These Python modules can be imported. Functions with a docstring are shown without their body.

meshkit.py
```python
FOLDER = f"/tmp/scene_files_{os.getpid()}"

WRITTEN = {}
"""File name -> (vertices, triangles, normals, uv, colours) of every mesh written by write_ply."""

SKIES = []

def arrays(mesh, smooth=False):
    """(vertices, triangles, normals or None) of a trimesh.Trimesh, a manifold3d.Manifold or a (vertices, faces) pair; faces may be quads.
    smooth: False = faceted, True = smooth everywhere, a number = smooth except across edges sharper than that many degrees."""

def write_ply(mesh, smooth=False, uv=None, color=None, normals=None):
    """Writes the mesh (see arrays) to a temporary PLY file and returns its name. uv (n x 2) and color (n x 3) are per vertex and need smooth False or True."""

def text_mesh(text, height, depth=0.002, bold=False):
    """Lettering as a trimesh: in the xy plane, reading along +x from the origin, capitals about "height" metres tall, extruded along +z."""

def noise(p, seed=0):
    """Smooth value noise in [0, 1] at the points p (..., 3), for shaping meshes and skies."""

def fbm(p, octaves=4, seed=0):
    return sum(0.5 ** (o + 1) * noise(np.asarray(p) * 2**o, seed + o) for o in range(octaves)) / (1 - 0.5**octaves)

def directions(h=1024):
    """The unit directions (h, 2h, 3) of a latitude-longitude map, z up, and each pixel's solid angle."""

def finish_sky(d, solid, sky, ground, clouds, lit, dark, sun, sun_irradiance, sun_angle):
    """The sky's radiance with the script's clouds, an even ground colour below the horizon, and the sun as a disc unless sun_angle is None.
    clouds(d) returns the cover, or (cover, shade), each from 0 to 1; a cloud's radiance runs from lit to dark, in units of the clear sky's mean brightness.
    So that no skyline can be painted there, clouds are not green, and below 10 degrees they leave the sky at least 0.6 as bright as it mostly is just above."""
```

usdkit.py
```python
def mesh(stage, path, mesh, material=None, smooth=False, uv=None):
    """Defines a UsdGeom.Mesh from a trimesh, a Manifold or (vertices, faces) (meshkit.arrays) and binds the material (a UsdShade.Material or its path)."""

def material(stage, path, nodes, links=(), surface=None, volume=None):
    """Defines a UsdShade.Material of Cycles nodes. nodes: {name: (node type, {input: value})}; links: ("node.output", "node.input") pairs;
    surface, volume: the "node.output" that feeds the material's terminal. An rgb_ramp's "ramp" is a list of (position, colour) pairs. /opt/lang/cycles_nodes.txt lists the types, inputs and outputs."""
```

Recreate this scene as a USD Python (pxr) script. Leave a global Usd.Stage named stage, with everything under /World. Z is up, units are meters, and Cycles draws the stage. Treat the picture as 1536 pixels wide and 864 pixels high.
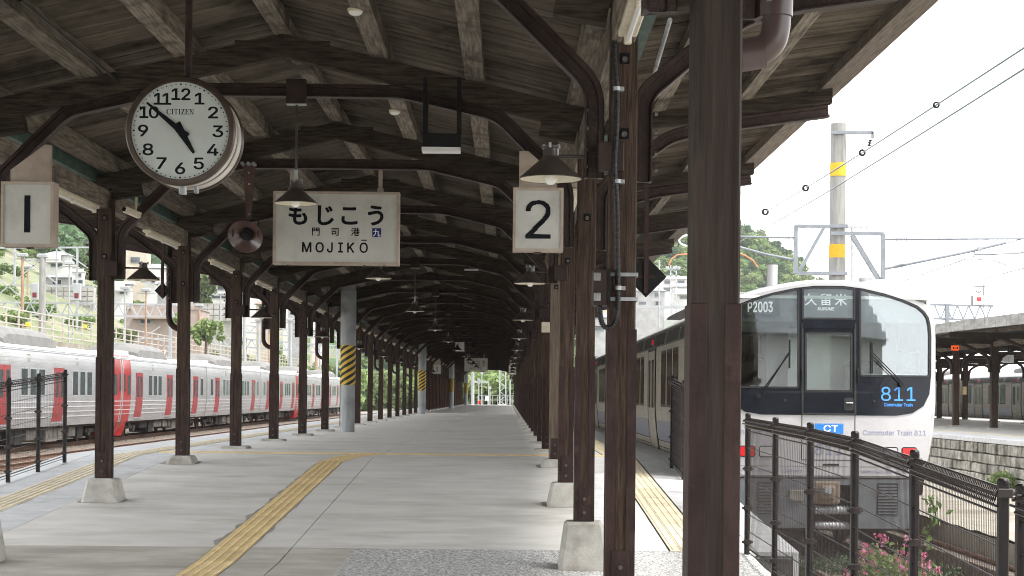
import math, random, json
import numpy as np
import trimesh, shapely
from shapely.geometry import Polygon, box as sbox, LineString, Point
from shapely import affinity, ops
import usdkit, meshkit
from pxr import Usd, UsdGeom, UsdLux, UsdShade, Gf, Sdf, Vt

stage = Usd.Stage.CreateInMemory()
UsdGeom.SetStageUpAxis(stage, 'Z')
UsdGeom.SetStageMetersPerUnit(stage, 1.0)
UsdGeom.Xform.Define(stage, '/World')
UsdGeom.Scope.Define(stage, '/World/Looks')
HAZE = 0.00014                      # density of the air's haze, per metre
RNG = np.random.default_rng(7)
random.seed(7)

# ------------------------------------------------------------------ camera, sky, sun, exposure
FPX, VX, VY, EYE, ROLL = 2400.0, 762.0, 594.0, 0.95, math.radians(0.55)   # the photograph's lens in its own 1536 x 864 pixels
cam = UsdGeom.Camera.Define(stage, '/World/camera')
cam.CreateHorizontalApertureAttr(36.0)
cam.CreateFocalLengthAttr(FPX * 36.0 / 1536)
cam.CreateHorizontalApertureOffsetAttr((768 - VX) * 36.0 / 1536)
cam.CreateVerticalApertureOffsetAttr((VY - 432) * 36.0 / 1536)
cam.CreateClippingRangeAttr((0.1, 5000.0))
cam.CreateExposureAttr(2.05)
cam.AddTranslateOp().Set((0, 0, EYE))
cam.AddRotateYOp().Set(-math.degrees(ROLL))
cam.AddRotateXOp().Set(90.0)

SUN_AZ, SUN_EL = math.radians(120), math.radians(58)
sky = UsdLux.DomeLight.Define(stage, '/World/sky')
sky.GetPrim().SetCustomDataByKey('kind', 'structure')
SKYM = usdkit.material(stage, '/World/Looks/overcast_sky', {
    's': ('sky_texture', {'sky_type': 'single_scattering', 'sun_disc': False, 'sun_elevation': SUN_EL, 'sun_rotation': SUN_AZ, 'aerosol_density': 2.0}),
    'tc': ('texture_coordinate', {}),
    'n': ('noise_texture', {'scale': 2.2, 'detail': 5.0, 'roughness': 0.55}),
    'r': ('rgb_ramp', {'ramp': [(0.25, (6.6, 6.75, 6.9)), (0.75, (8.6, 8.6, 8.6))]}),
    'sx': ('separate_xyz', {}), 'zr': ('rgb_ramp', {'ramp': [(0.0, (1.12, 1.12, 1.12)), (0.25, (1.02, 1.02, 1.02)), (1.0, (.60, .61, .63))]}),
    'mu': ('mix_color', {'blend_type': 'multiply', 'fac': 1.0, 'use_clamp': False}),
    'm': ('mix_color', {'fac': 0.93, 'use_clamp': False}),
    'b': ('background_shader', {'strength': 0.11}),
}, [('tc.generated', 'n.vector'), ('n.fac', 'r.fac'), ('s.color', 'm.a'), ('r.color', 'mu.a'), ('tc.generated', 'sx.vector'), ('sx.z', 'zr.fac'), ('zr.color', 'mu.b'), ('mu.result', 'm.b'), ('m.result', 'b.color')], surface='b.background')
UsdShade.MaterialBindingAPI.Apply(sky.GetPrim()).Bind(SKYM)
sun = UsdLux.DistantLight.Define(stage, '/World/sun')
sun.CreateNormalizeAttr(True); sun.CreateIntensityAttr(0.35); sun.CreateAngleAttr(14.0); sun.CreateColorAttr((1.0, 0.96, 0.9))
sd = Gf.Vec3d(math.sin(SUN_AZ) * math.cos(SUN_EL), math.cos(SUN_AZ) * math.cos(SUN_EL), math.sin(SUN_EL))
sun.AddTransformOp().Set(Gf.Matrix4d().SetRotate(Gf.Rotation(Gf.Vec3d(0, 0, 1), sd)))


def P(px, py, Y):
    """The point at distance Y that the photograph shows at pixel (px, py)."""
    dx, dy = px - VX, py - VY
    c, s = math.cos(ROLL), math.sin(ROLL)
    return np.array([(dx * c + dy * s) * Y / FPX, Y, EYE - (-dx * s + dy * c) * Y / FPX])


# ------------------------------------------------------------------ materials
def mat(name, c1, c2=None, scale=6, stretch=(1, 1, 1), rough=0.6, rand=0.0, bump=0.0, bscale=None, metallic=0.0, lo=0.35, hi=0.65, spec=0.4,
        dirt=None, dscale=1.2, damt=(0.5, 0.72), dstretch=(1, 1, 1), coat=0.0, detail=4.0, local=False, translucent=0.0, emission=None):
    """A procedural surface: colour c1 to c2 by noise, an optional dirt colour in large patches, a random value per piece and fine relief."""
    N, L = {'p': ('principled_bsdf', {'roughness': rough, 'metallic': metallic, 'specular_ior_level': spec, 'coat_weight': coat})}, []
    c2 = c2 or tuple(min(1, v * 1.15) for v in c1)
    N['g'] = ('texture_coordinate', {}) if local else ('geometry', {})
    pos = 'g.object' if local else 'g.position'
    N['mp'] = ('mapping', {'scale': stretch}); L.append((pos, 'mp.vector'))
    N['n'] = ('noise_texture', {'scale': scale, 'detail': detail, 'roughness': 0.6}); L.append(('mp.vector', 'n.vector'))
    N['r'] = ('rgb_ramp', {'ramp': [(lo, c1), (hi, c2)]}); L.append(('n.fac', 'r.fac'))
    col = 'r.color'
    if dirt is not None:
        N['mp2'] = ('mapping', {'scale': dstretch, 'location': (3.1, 1.7, 0.4)}); L.append((pos, 'mp2.vector'))
        N['n2'] = ('noise_texture', {'scale': dscale, 'detail': 5.0, 'roughness': 0.65}); L.append(('mp2.vector', 'n2.vector'))
        N['r2'] = ('map_range', {'from_min': damt[0], 'from_max': damt[1], 'to_min': 0.0, 'to_max': 1.0, 'clamp': True}); L.append(('n2.fac', 'r2.value'))
        N['m2'] = ('mix_color', {'b': dirt}); L += [('r2.result', 'm2.fac'), (col, 'm2.a')]
        col = 'm2.result'
    if rand:
        N['oi'], N['gi'] = ('object_info', {}), ('geometry', {})
        N['ad'] = ('math', {'math_type': 'add'}); L += [('oi.random', 'ad.value1'), ('gi.random_per_island', 'ad.value2')]
        N['fr'] = ('math', {'math_type': 'fraction'}); L.append(('ad.value', 'fr.value1'))
        N['mr'] = ('map_range', {'to_min': 1 - rand, 'to_max': 1 + rand}); L.append(('fr.value', 'mr.value'))
        N['h'] = ('hsv', {}); L += [('mr.result', 'h.value'), (col, 'h.color')]
        col = 'h.color'
    L.append((col, 'p.base_color'))
    if bump:
        N['nb'] = ('noise_texture', {'scale': bscale or scale * 3, 'detail': 3.0}); L.append(('mp.vector', 'nb.vector'))
        N['b'] = ('bump', {'strength': bump, 'distance': 0.02}); L += [('nb.fac', 'b.height'), ('b.normal', 'p.normal')]
    if emission:
        N['p'][1].update({'emission_color': emission[:3], 'emission_strength': emission[3]})
    surf = 'p.BSDF'
    if translucent:
        N['t'] = ('translucent_bsdf', {}); L.append((col, 't.color'))
        N['mx'] = ('mix_closure', {'fac': translucent}); L += [('p.BSDF', 'mx.closure1'), ('t.BSDF', 'mx.closure2')]
        surf = 'mx.closure'
    return usdkit.material(stage, '/World/Looks/' + name, N, L, surface=surf)


def glassmat(name, tint=(0.75, 0.82, 0.82), base=0.06, rough=0.02):
    return usdkit.material(stage, '/World/Looks/' + name, {
        't': ('transparent_bsdf', {'color': tint}), 'g': ('glossy_bsdf', {'color': (0.95, 0.97, 1), 'roughness': rough}),
        'f': ('fresnel', {'IOR': 1.5}), 'a': ('math', {'math_type': 'add', 'value2': base, 'use_clamp': True}), 'm': ('mix_closure', {})},
        [('f.fac', 'a.value1'), ('a.value', 'm.fac'), ('t.BSDF', 'm.closure1'), ('g.BSDF', 'm.closure2')], surface='m.closure')


M = {}
M['post'] = mat('brown_painted_timber', (.028, .0165, .0118), (.072, .047, .034), 5, (14, 14, .8), .6, spec=.14, rand=.2, bump=.35, bscale=9, dirt=(.10, .078, .06), dscale=3, dstretch=(6, 6, .5), damt=(.55, .78))
M['oldpost'] = mat('weathered_bare_timber', (.10, .07, .05), (.20, .155, .115), 5, (16, 16, .8), .75, rand=.15, bump=.5, bscale=9)
M['darkpost'] = mat('dark_brown_post_paint', (.026, .019, .0155), (.048, .0365, .0305), 3, (9, 9, .5), .55, spec=.14, bump=.2, bscale=8, dirt=(.065, .05, .042), dscale=2.2, dstretch=(5, 5, .5), damt=(.58, .75))
M['steel'] = mat('brown_painted_steel', (.026, .0145, .0125), (.048, .0285, .025), 9, (1, 1, .6), .5, spec=.2, rand=.12, bump=.25, bscale=40, dirt=(.075, .045, .034), dscale=7, damt=(.58, .75))
M['rail'] = mat('dark_brown_rail_steel', (.030, .019, .016), (.050, .031, .026), 8, rough=.45, spec=.25, rand=.15, bump=.3, bscale=45, dirt=(.07, .05, .04), dscale=6, damt=(.56, .78))
M['rafter'] = mat('dark_roof_timber', (.030, .0235, .018), (.078, .063, .049), 4, (1.2, 14, 12), .85, spec=.12, rand=.2, bump=.3, bscale=8)
M['purlin'] = mat('weathered_purlin_timber', (.105, .088, .07), (.275, .24, .196), 3.5, (14, .9, 12), .85, spec=.2, rand=.22, bump=.4, bscale=8, dirt=(.05, .04, .032), dscale=1.6, damt=(.52, .7))
M['board'] = mat('weathered_ceiling_board', (.058, .0475, .037), (.20, .170, .136), 5, (.5, 34, 3), .88, spec=.1, lo=.32, hi=.68, rand=.26, bump=.5, bscale=12, dirt=(.035, .028, .022), dscale=.9, damt=(.5, .68))
M['roof'] = mat('dark_roof_sheet', (.022, .021, .02), (.04, .039, .037), 3, rough=.7)
M['fascia'] = mat('grey_eave_board', (.13, .105, .085), (.25, .21, .17), 4, (14, 1, 12), .85, rand=.15, bump=.3)
M['patina'] = mat('green_gutter_copper', (.045, .085, .073), (.09, .15, .125), 8, (3, .8, 2), .6, bump=.2, dirt=(.05, .055, .045), dscale=3)
M['bolt'] = mat('worn_bolt_steel', (.07, .06, .055), (.16, .14, .13), 20, rough=.45, metallic=.5)
M['galv'] = mat('galvanised_steel', (.30, .31, .32), (.45, .46, .47), 10, rough=.4, metallic=.4, dirt=(.2, .19, .18), dscale=4)
M['concrete'] = mat('platform_concrete', (.53, .512, .475), (.63, .61, .57), 1.9, (.7, 1.3, 1), .8, bump=.12, bscale=30, dirt=(.39, .37, .33), dscale=.8, dstretch=(.55, 1.3, 1), damt=(.5, .72), detail=9)
M['oldconcrete'] = mat('old_floor_concrete', (.37, .345, .30), (.50, .475, .425), 3, (.7, 1.4, 1), .82, bump=.25, bscale=26, dirt=(.29, .27, .23), dscale=1.1, dstretch=(.4, 1.6, 1), damt=(.5, .72), detail=9)
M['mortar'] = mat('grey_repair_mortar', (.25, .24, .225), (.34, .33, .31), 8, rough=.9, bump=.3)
M['block'] = mat('cast_concrete_block', (.36, .345, .31), (.47, .455, .415), 6, rough=.85, bump=.25, bscale=45, dirt=(.27, .25, .21), dscale=4, damt=(.52, .72), rand=.06, detail=7)
M['paver'] = mat('pale_paving_slab', (.46, .465, .47), (.55, .555, .56), 5, rough=.75, rand=.045, bump=.12, bscale=50, dirt=(.38, .37, .36), dscale=1.3, detail=7)
M['tactile'] = mat('yellow_tactile_tile', (.65, .485, .225), (.74, .57, .30), 7, rough=.6, rand=.06, bump=.2, bscale=40, dirt=(.52, .38, .18), dscale=2.5, damt=(.55, .75), detail=7)
M['paletactile'] = mat('pale_yellow_tactile_tile', (.63, .545, .38), (.71, .625, .465), 7, rough=.65, rand=.06, bump=.2, bscale=40, dirt=(.52, .45, .32), dscale=2.5, detail=7)
M['joint'] = mat('dark_joint_filler', (.03, .03, .028), (.08, .078, .07), 12, rough=.9)
M['aggregate'] = usdkit.material(stage, '/World/Looks/washed_aggregate', {
    'g': ('geometry', {}), 'v': ('voronoi_texture', {'scale': 80.0}), 'r': ('rgb_ramp', {'ramp': [(0.0, (.09, .09, .088)), (.3, (.28, .277, .27)), (.6, (.45, .445, .43)), (.9, (.72, .715, .70))]}),
    's': ('separate_color', {}), 'b': ('bump', {'strength': .5, 'distance': .012}), 'p': ('principled_bsdf', {'roughness': .75})},
    [('g.position', 'v.vector'), ('v.color', 's.color'), ('s.r', 'r.fac'), ('r.color', 'p.base_color'), ('v.distance', 'b.height'), ('b.normal', 'p.normal')], surface='p.BSDF')
M['white'] = mat('white_enamel', (.70, .70, .68), (.78, .78, .76), 5, rough=.35, spec=.5)
M['signface'] = mat('milky_sign_acrylic', (.49, .485, .445), (.55, .545, .505), 3, rough=.3, spec=.5, dirt=(.38, .37, .33), dscale=2.5, damt=(.52, .8))
M['signframe'] = mat('beige_sign_frame', (.36, .295, .24), (.45, .38, .31), 5, rough=.5, dirt=(.32, .25, .19), dscale=5)
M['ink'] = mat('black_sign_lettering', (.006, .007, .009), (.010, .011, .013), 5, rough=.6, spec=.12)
M['navy'] = mat('navy_sign_print', (.012, .018, .13), (.016, .024, .16), 5, rough=.4)
M['whiteink'] = mat('white_print', (.8, .8, .8), (.86, .86, .86), 5, rough=.4)
M['clockface'] = mat('clock_dial_white', (.45, .48, .45), (.51, .54, .51), 3, rough=.35)
M['bronze'] = mat('bronze_clock_rim', (.045, .032, .024), (.08, .058, .043), 6, rough=.35, metallic=.3)
M['ivory'] = mat('ivory_clock_case', (.50, .455, .39), (.58, .53, .47), 5, rough=.3)
M['shade'] = mat('dark_lamp_shade_enamel', (.040, .031, .026), (.062, .05, .043), 9, rough=.32, spec=.5, rand=.12)
M['shadein'] = mat('cream_lamp_reflector', (.72, .66, .52), (.80, .74, .60), 5, rough=.4)
M['bulb'] = mat('frosted_bulb', (.82, .81, .76), (.88, .87, .82), 5, rough=.2)
M['boxbrown'] = mat('brown_junction_box', (.028, .018, .015), (.042, .028, .024), 7, rough=.5, spec=.2, rand=.1)
M['conduit'] = mat('black_ribbed_conduit', (.010, .010, .010), (.02, .02, .02), 20, rough=.35)
M['pvc'] = mat('brown_drain_pipe', (.058, .038, .034), (.083, .056, .051), 6, rough=.33, spec=.5, dirt=(.10, .08, .075), dscale=4, damt=(.55, .8))
M['tubefit'] = mat('cream_batten_enamel', (.60, .53, .40), (.74, .68, .55), 9, rough=.4, dirt=(.40, .22, .08), dscale=9, damt=(.60, .75))
M['tube'] = mat('fluorescent_tube_glass', (.82, .82, .78), (.88, .88, .85), 5, rough=.2)
M['speaker'] = mat('brown_horn_enamel', (.07, .041, .035), (.11, .066, .057), 6, rough=.28, spec=.6, coat=.4)
M['black'] = mat('black_painted_metal', (.008, .008, .009), (.014, .014, .015), 9, rough=.5, spec=.2, rand=.1)
M['fence'] = mat('black_fence_steel', (.007, .0055, .0055), (.013, .010, .010), 12, rough=.4, spec=.3)
M['fencewire'] = mat('brown_black_fence_wire', (.018, .013, .0125), (.032, .024, .023), 12, rough=.4, spec=.35)
M['polegrey'] = mat('grey_round_pole', (.27, .285, .29), (.35, .365, .37), 3, (3, 3, .6), .55, dirt=(.22, .225, .225), dscale=2.5)
M['yellow'] = mat('yellow_stripe_paint', (.55, .36, .02), (.66, .45, .05), 5, rough=.5)
M['stripeblack'] = mat('black_stripe_paint', (.010, .010, .010), (.02, .02, .02), 5, rough=.5)
M['ballast'] = mat('rusty_track_ballast', (.06, .045, .035), (.22, .18, .145), 9, rough=.95, bump=.9, bscale=14, dirt=(.10, .06, .04), dscale=.7, detail=8)
M['gravel'] = mat('grey_ground_gravel', (.16, .145, .12), (.34, .315, .28), 14, rough=.95, bump=.8, bscale=22, dirt=(.12, .12, .07), dscale=.9, detail=8)
M['slab'] = mat('weathered_slab_concrete', (.22, .195, .155), (.33, .30, .25), 2.2, (1, .6, 1), .9, bump=.3, bscale=18, dirt=(.17, .145, .11), dscale=.5, damt=(.5, .72), detail=9)
M['rust'] = mat('rusty_rail', (.07, .032, .018), (.16, .08, .045), 9, rough=.7, bump=.3)
M['railtop'] = mat('worn_rail_head', (.22, .18, .15), (.36, .32, .29), 9, rough=.35, metallic=.6)
M['stone'] = mat('platform_wall_stone', (.20, .19, .165), (.40, .38, .335), 6, rough=.9, rand=.3, bump=.6, bscale=16, dirt=(.085, .08, .06), dscale=2.2, dstretch=(1, 1, .35), damt=(.5, .66), detail=8)
M['leaf'] = mat('green_leaf', (.06, .105, .025), (.125, .185, .055), 4, rough=.55, rand=.45, translucent=.3)
M['leafdark'] = mat('dark_green_leaf', (.035, .075, .03), (.075, .125, .05), 4, rough=.55, rand=.45, translucent=.25)
M['leafpale'] = mat('pale_green_leaf', (.11, .16, .055), (.19, .24, .09), 4, rough=.6, rand=.4, translucent=.3)
M['petal'] = mat('pink_petal', (.58, .12, .24), (.72, .28, .42), 9, rough=.6, rand=.25, translucent=.3)
M['bark'] = mat('tree_bark', (.05, .038, .028), (.11, .09, .07), 6, (6, 6, 1), .9, bump=.5)
M['mattebrown'] = mat('matte_brown_board', (.035, .02, .015), (.07, .042, .032), 3, (3, 3, .6), .95, spec=0.0, rand=.25)
M['hill'] = mat('hill_grass', (.105, .13, .06), (.20, .20, .125), .3, rough=.95, dirt=(.24, .21, .16), dscale=.07, damt=(.55, .7), detail=8)
M['hillwood'] = mat('wooded_hill_floor', (.03, .065, .02), (.07, .12, .04), .12, rough=.95, detail=8)
M['ground'] = mat('station_ground', (.20, .18, .15), (.30, .28, .24), .6, rough=.95, dirt=(.12, .13, .07), dscale=.12, detail=8)
M['steelcar'] = mat('brushed_car_steel', (.27, .27, .275), (.35, .35, .355), 3, (1, .3, 6), .34, metallic=.35, spec=.5, dirt=(.215, .205, .185), dscale=1.4, dstretch=(1, .5, 2), damt=(.5, .75))
M['oldcar'] = mat('dull_car_steel', (.27, .245, .205), (.35, .32, .27), 3, (1, .3, 5), .45, metallic=.2, dirt=(.22, .19, .155), dscale=1.2, damt=(.5, .72))
M['greycar'] = mat('grey_brown_car_side', (.16, .145, .125), (.22, .20, .175), 3, (1, .3, 5), .5, dirt=(.12, .10, .085), dscale=1.1)
M['carroof'] = mat('pale_car_roof', (.36, .36, .36), (.45, .45, .45), 2.5, rough=.6, dirt=(.27, .265, .25), dscale=.8, damt=(.52, .75))
M['red'] = mat('red_car_paint', (.235, .008, .010), (.28, .012, .014), 4, rough=.3, spec=.3, coat=.1)
M['reddoor'] = mat('red_door_paint', (.19, .014, .017), (.24, .02, .023), 4, rough=.35)
M['carwhite'] = mat('white_front_paint', (.40, .393, .40), (.45, .442, .447), 2, rough=.28, spec=.5, coat=.3, dirt=(.38, .37, .36), dscale=2.0, damt=(.52, .8))
M['maskblack'] = mat('glossy_black_front', (.004, .005, .008), (.008, .010, .015), 3, rough=.12, spec=.22)
M['gasket'] = mat('black_rubber', (.010, .010, .010), (.02, .02, .02), 6, rough=.6)
M['darkglass'] = mat('dark_car_window', (.035, .045, .045), (.065, .08, .08), 3, rough=.06, spec=.7)
M['brownglass'] = mat('brown_car_window', (.03, .02, .014), (.06, .042, .03), 2, rough=.08, spec=.6)
M['under'] = mat('dark_underframe', (.018, .016, .014), (.05, .045, .04), 4, rough=.85, rand=.3)
M['underbox'] = mat('dusty_equipment_box', (.13, .12, .105), (.24, .225, .20), 4, rough=.8, rand=.25, dirt=(.09, .07, .055), dscale=2)
M['skirt'] = mat('grey_front_skirt', (.10, .11, .12), (.14, .15, .16), 4, rough=.5, dirt=(.09, .08, .07), dscale=2.5)
M['blue'] = mat('blue_print', (.015, .16, .55), (.02, .20, .62), 5, rough=.4)
M['skyblue'] = mat('bright_blue_lettering', (.05, .26, .75), (.07, .31, .82), 5, rough=.4)
M['greyblue'] = mat('grey_blue_lettering', (.20, .22, .33), (.24, .26, .37), 5, rough=.5)
M['taillamp'] = mat('red_tail_lamp', (.42, .008, .012), (.5, .012, .016), 5, rough=.15, spec=.5, emission=(1, .02, .02, .06))
M['lamp'] = mat('clear_lamp_lens', (.35, .36, .36), (.5, .5, .5), 20, rough=.1, spec=.7)
M['cabin'] = mat('pale_cab_wall', (.60, .65, .60), (.68, .73, .68), 3, rough=.6)
M['cabdark'] = mat('dark_cab_trim', (.05, .06, .06), (.09, .10, .10), 3, rough=.6)
M['seatred'] = mat('red_seat_cloth', (.22, .03, .03), (.32, .05, .05), 8, rough=.85)
M['strap'] = mat('hand_strap', (.30, .22, .13), (.42, .32, .2), 8, rough=.6)
M['bluepanel'] = mat('faded_blue_panel', (.15, .155, .22), (.30, .30, .33), 6, (1, 3, 3), .6)
M['cabgrey'] = mat('grey_blind_cloth', (.16, .185, .19), (.20, .225, .23), 4, rough=.7)
M['sunblind'] = mat('dark_sun_blind', (.14, .17, .175), (.18, .21, .215), 4, rough=.7)
M['cabdesk'] = mat('grey_cab_desk', (.20, .22, .23), (.27, .29, .30), 4, rough=.6)
M['couplerbrown'] = mat('rusty_brown_coupler', (.14, .10, .07), (.24, .19, .14), 6, rough=.7, bump=.3)
M['signlit'] = mat('backlit_white_lettering', (.8, .8, .8), (.85, .85, .85), 4, emission=(1, 1, 1, .10))
M['glass'] = glassmat('front_window_glass', (.92, .96, .95), .09)
M['beadwhite'] = mat('bright_side_bead', (.45, .45, .45), (.52, .52, .52), 3, rough=.4)
M['saloonlight'] = mat('saloon_lamp', (.8, .8, .76), (.85, .85, .8), 5, emission=(1, .98, .92, 9.0))
M['roofgrey'] = mat('grey_roof_unit', (.13, .127, .122), (.175, .17, .16), 2, rough=.7)
M['sleeper'] = mat('weathered_sleeper', (.09, .07, .055), (.20, .165, .135), 5, rough=.9, rand=.2)
M['eavegrey'] = mat('weathered_grey_eave', (.21, .205, .195), (.32, .315, .30), 3, (3, .6, 3), .85, rand=.08, dirt=(.13, .125, .115), dscale=2)
M['orange'] = mat('orange_sign_face', (.60, .07, .012), (.68, .09, .015), 6, rough=.4, emission=(1, .12, .02, .2))
M['mast'] = mat('spun_concrete_mast', (.205, .20, .185), (.27, .265, .25), 3, (4, 4, .5), .75, dirt=(.15, .145, .135), dscale=2, dstretch=(4, 4, .4), damt=(.5, .7))
M['bandyellow'] = mat('yellow_mast_band', (.50, .30, .008), (.58, .355, .012), 4, rough=.45)
M['armsteel'] = mat('blue_grey_arm_steel', (.15, .165, .185), (.20, .215, .235), 5, rough=.45)
M['porcelain'] = mat('grey_insulator', (.22, .23, .24), (.32, .33, .34), 5, rough=.25)
M['wire'] = mat('catenary_wire', (.10, .14, .14), (.16, .20, .20), 5, rough=.4, metallic=.4)
M['orangepipe'] = mat('faded_orange_pipe', (.55, .16, .06), (.62, .22, .09), 6, rough=.5)
M['wallwhite'] = mat('white_house_wall', (.42, .415, .40), (.52, .515, .50), .8, rough=.8, dirt=(.48, .46, .42), dscale=.5)
M['wallcream'] = mat('cream_house_wall', (.37, .325, .26), (.46, .405, .33), .8, rough=.8, dirt=(.42, .36, .28), dscale=.5)
M['wallgrey'] = mat('grey_house_wall', (.25, .25, .25), (.34, .34, .335), .8, rough=.8, dirt=(.27, .26, .25), dscale=.5)
M['wallpink'] = mat('dull_pink_block_wall', (.25, .20, .175), (.33, .27, .24), 1.2, rough=.85, dirt=(.33, .24, .2), dscale=.6)
M['tiles'] = mat('grey_tile_roof', (.16, .165, .175), (.26, .265, .275), 1.5, rough=.7, rand=.1)
M['tilespale'] = mat('pale_metal_roof', (.30, .31, .325), (.40, .41, .42), 1.5, rough=.6)
M['tilesbrown'] = mat('brown_tile_roof', (.17, .11, .08), (.27, .18, .14), 1.5, rough=.7)
M['pane'] = mat('dark_house_window', (.03, .035, .04), (.07, .08, .09), .8, rough=.1, spec=.6)
M['wallstone'] = mat('grey_retaining_wall', (.24, .23, .21), (.36, .35, .33), .9, rough=.9, dirt=(.15, .15, .12), dscale=.4)
M['cream'] = mat('cream_railing_paint', (.34, .31, .265), (.42, .39, .345), .8, rough=.5, dirt=(.45, .25, .12), dscale=1.5, damt=(.58, .75))
M['polewhite'] = mat('pale_line_pole', (.25, .26, .27), (.33, .34, .35), .8, rough=.5)
M['polerust'] = mat('rust_streaked_pole', (.24, .13, .075), (.36, .27, .20), .9, (3, 3, .5), rough=.7)
M['yellowbox'] = mat('yellow_device', (.6, .4, .02), (.7, .48, .04), 4, rough=.5)
M['taillampdark'] = mat('dark_red_lens', (.10, .01, .015), (.16, .02, .025), 6, rough=.2)
M['porcelainwhite'] = mat('white_porcelain', (.62, .62, .60), (.72, .72, .70), 5, rough=.3)


# ------------------------------------------------------------------ building helpers
USED = {}


def numbered(parent, name):
    k = USED.get((parent, name), -1) + 1
    USED[(parent, name)] = k
    return f'{parent}/{name}' if k == 0 else f'{parent}/{name}_{k:03d}'


def tag(prim, label=None, cat=None, group=None, kind=None):
    for k, v in (('label', label), ('category', cat), ('group', group), ('kind', kind)):
        if v:
            prim.SetCustomDataByKey(k, v)
    return prim


def tri_ring(pts):
    """Triangles of a closed outline, as indices into its points."""
    pts = np.asarray(pts, float)[:, :2]
    v, f = trimesh.creation.triangulate_polygon(Polygon(pts), engine='earcut')
    idx = np.array([np.argmin(((pts - p) ** 2).sum(1)) for p in np.asarray(v)[:, :2]])
    return idx[np.asarray(f)]


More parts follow.
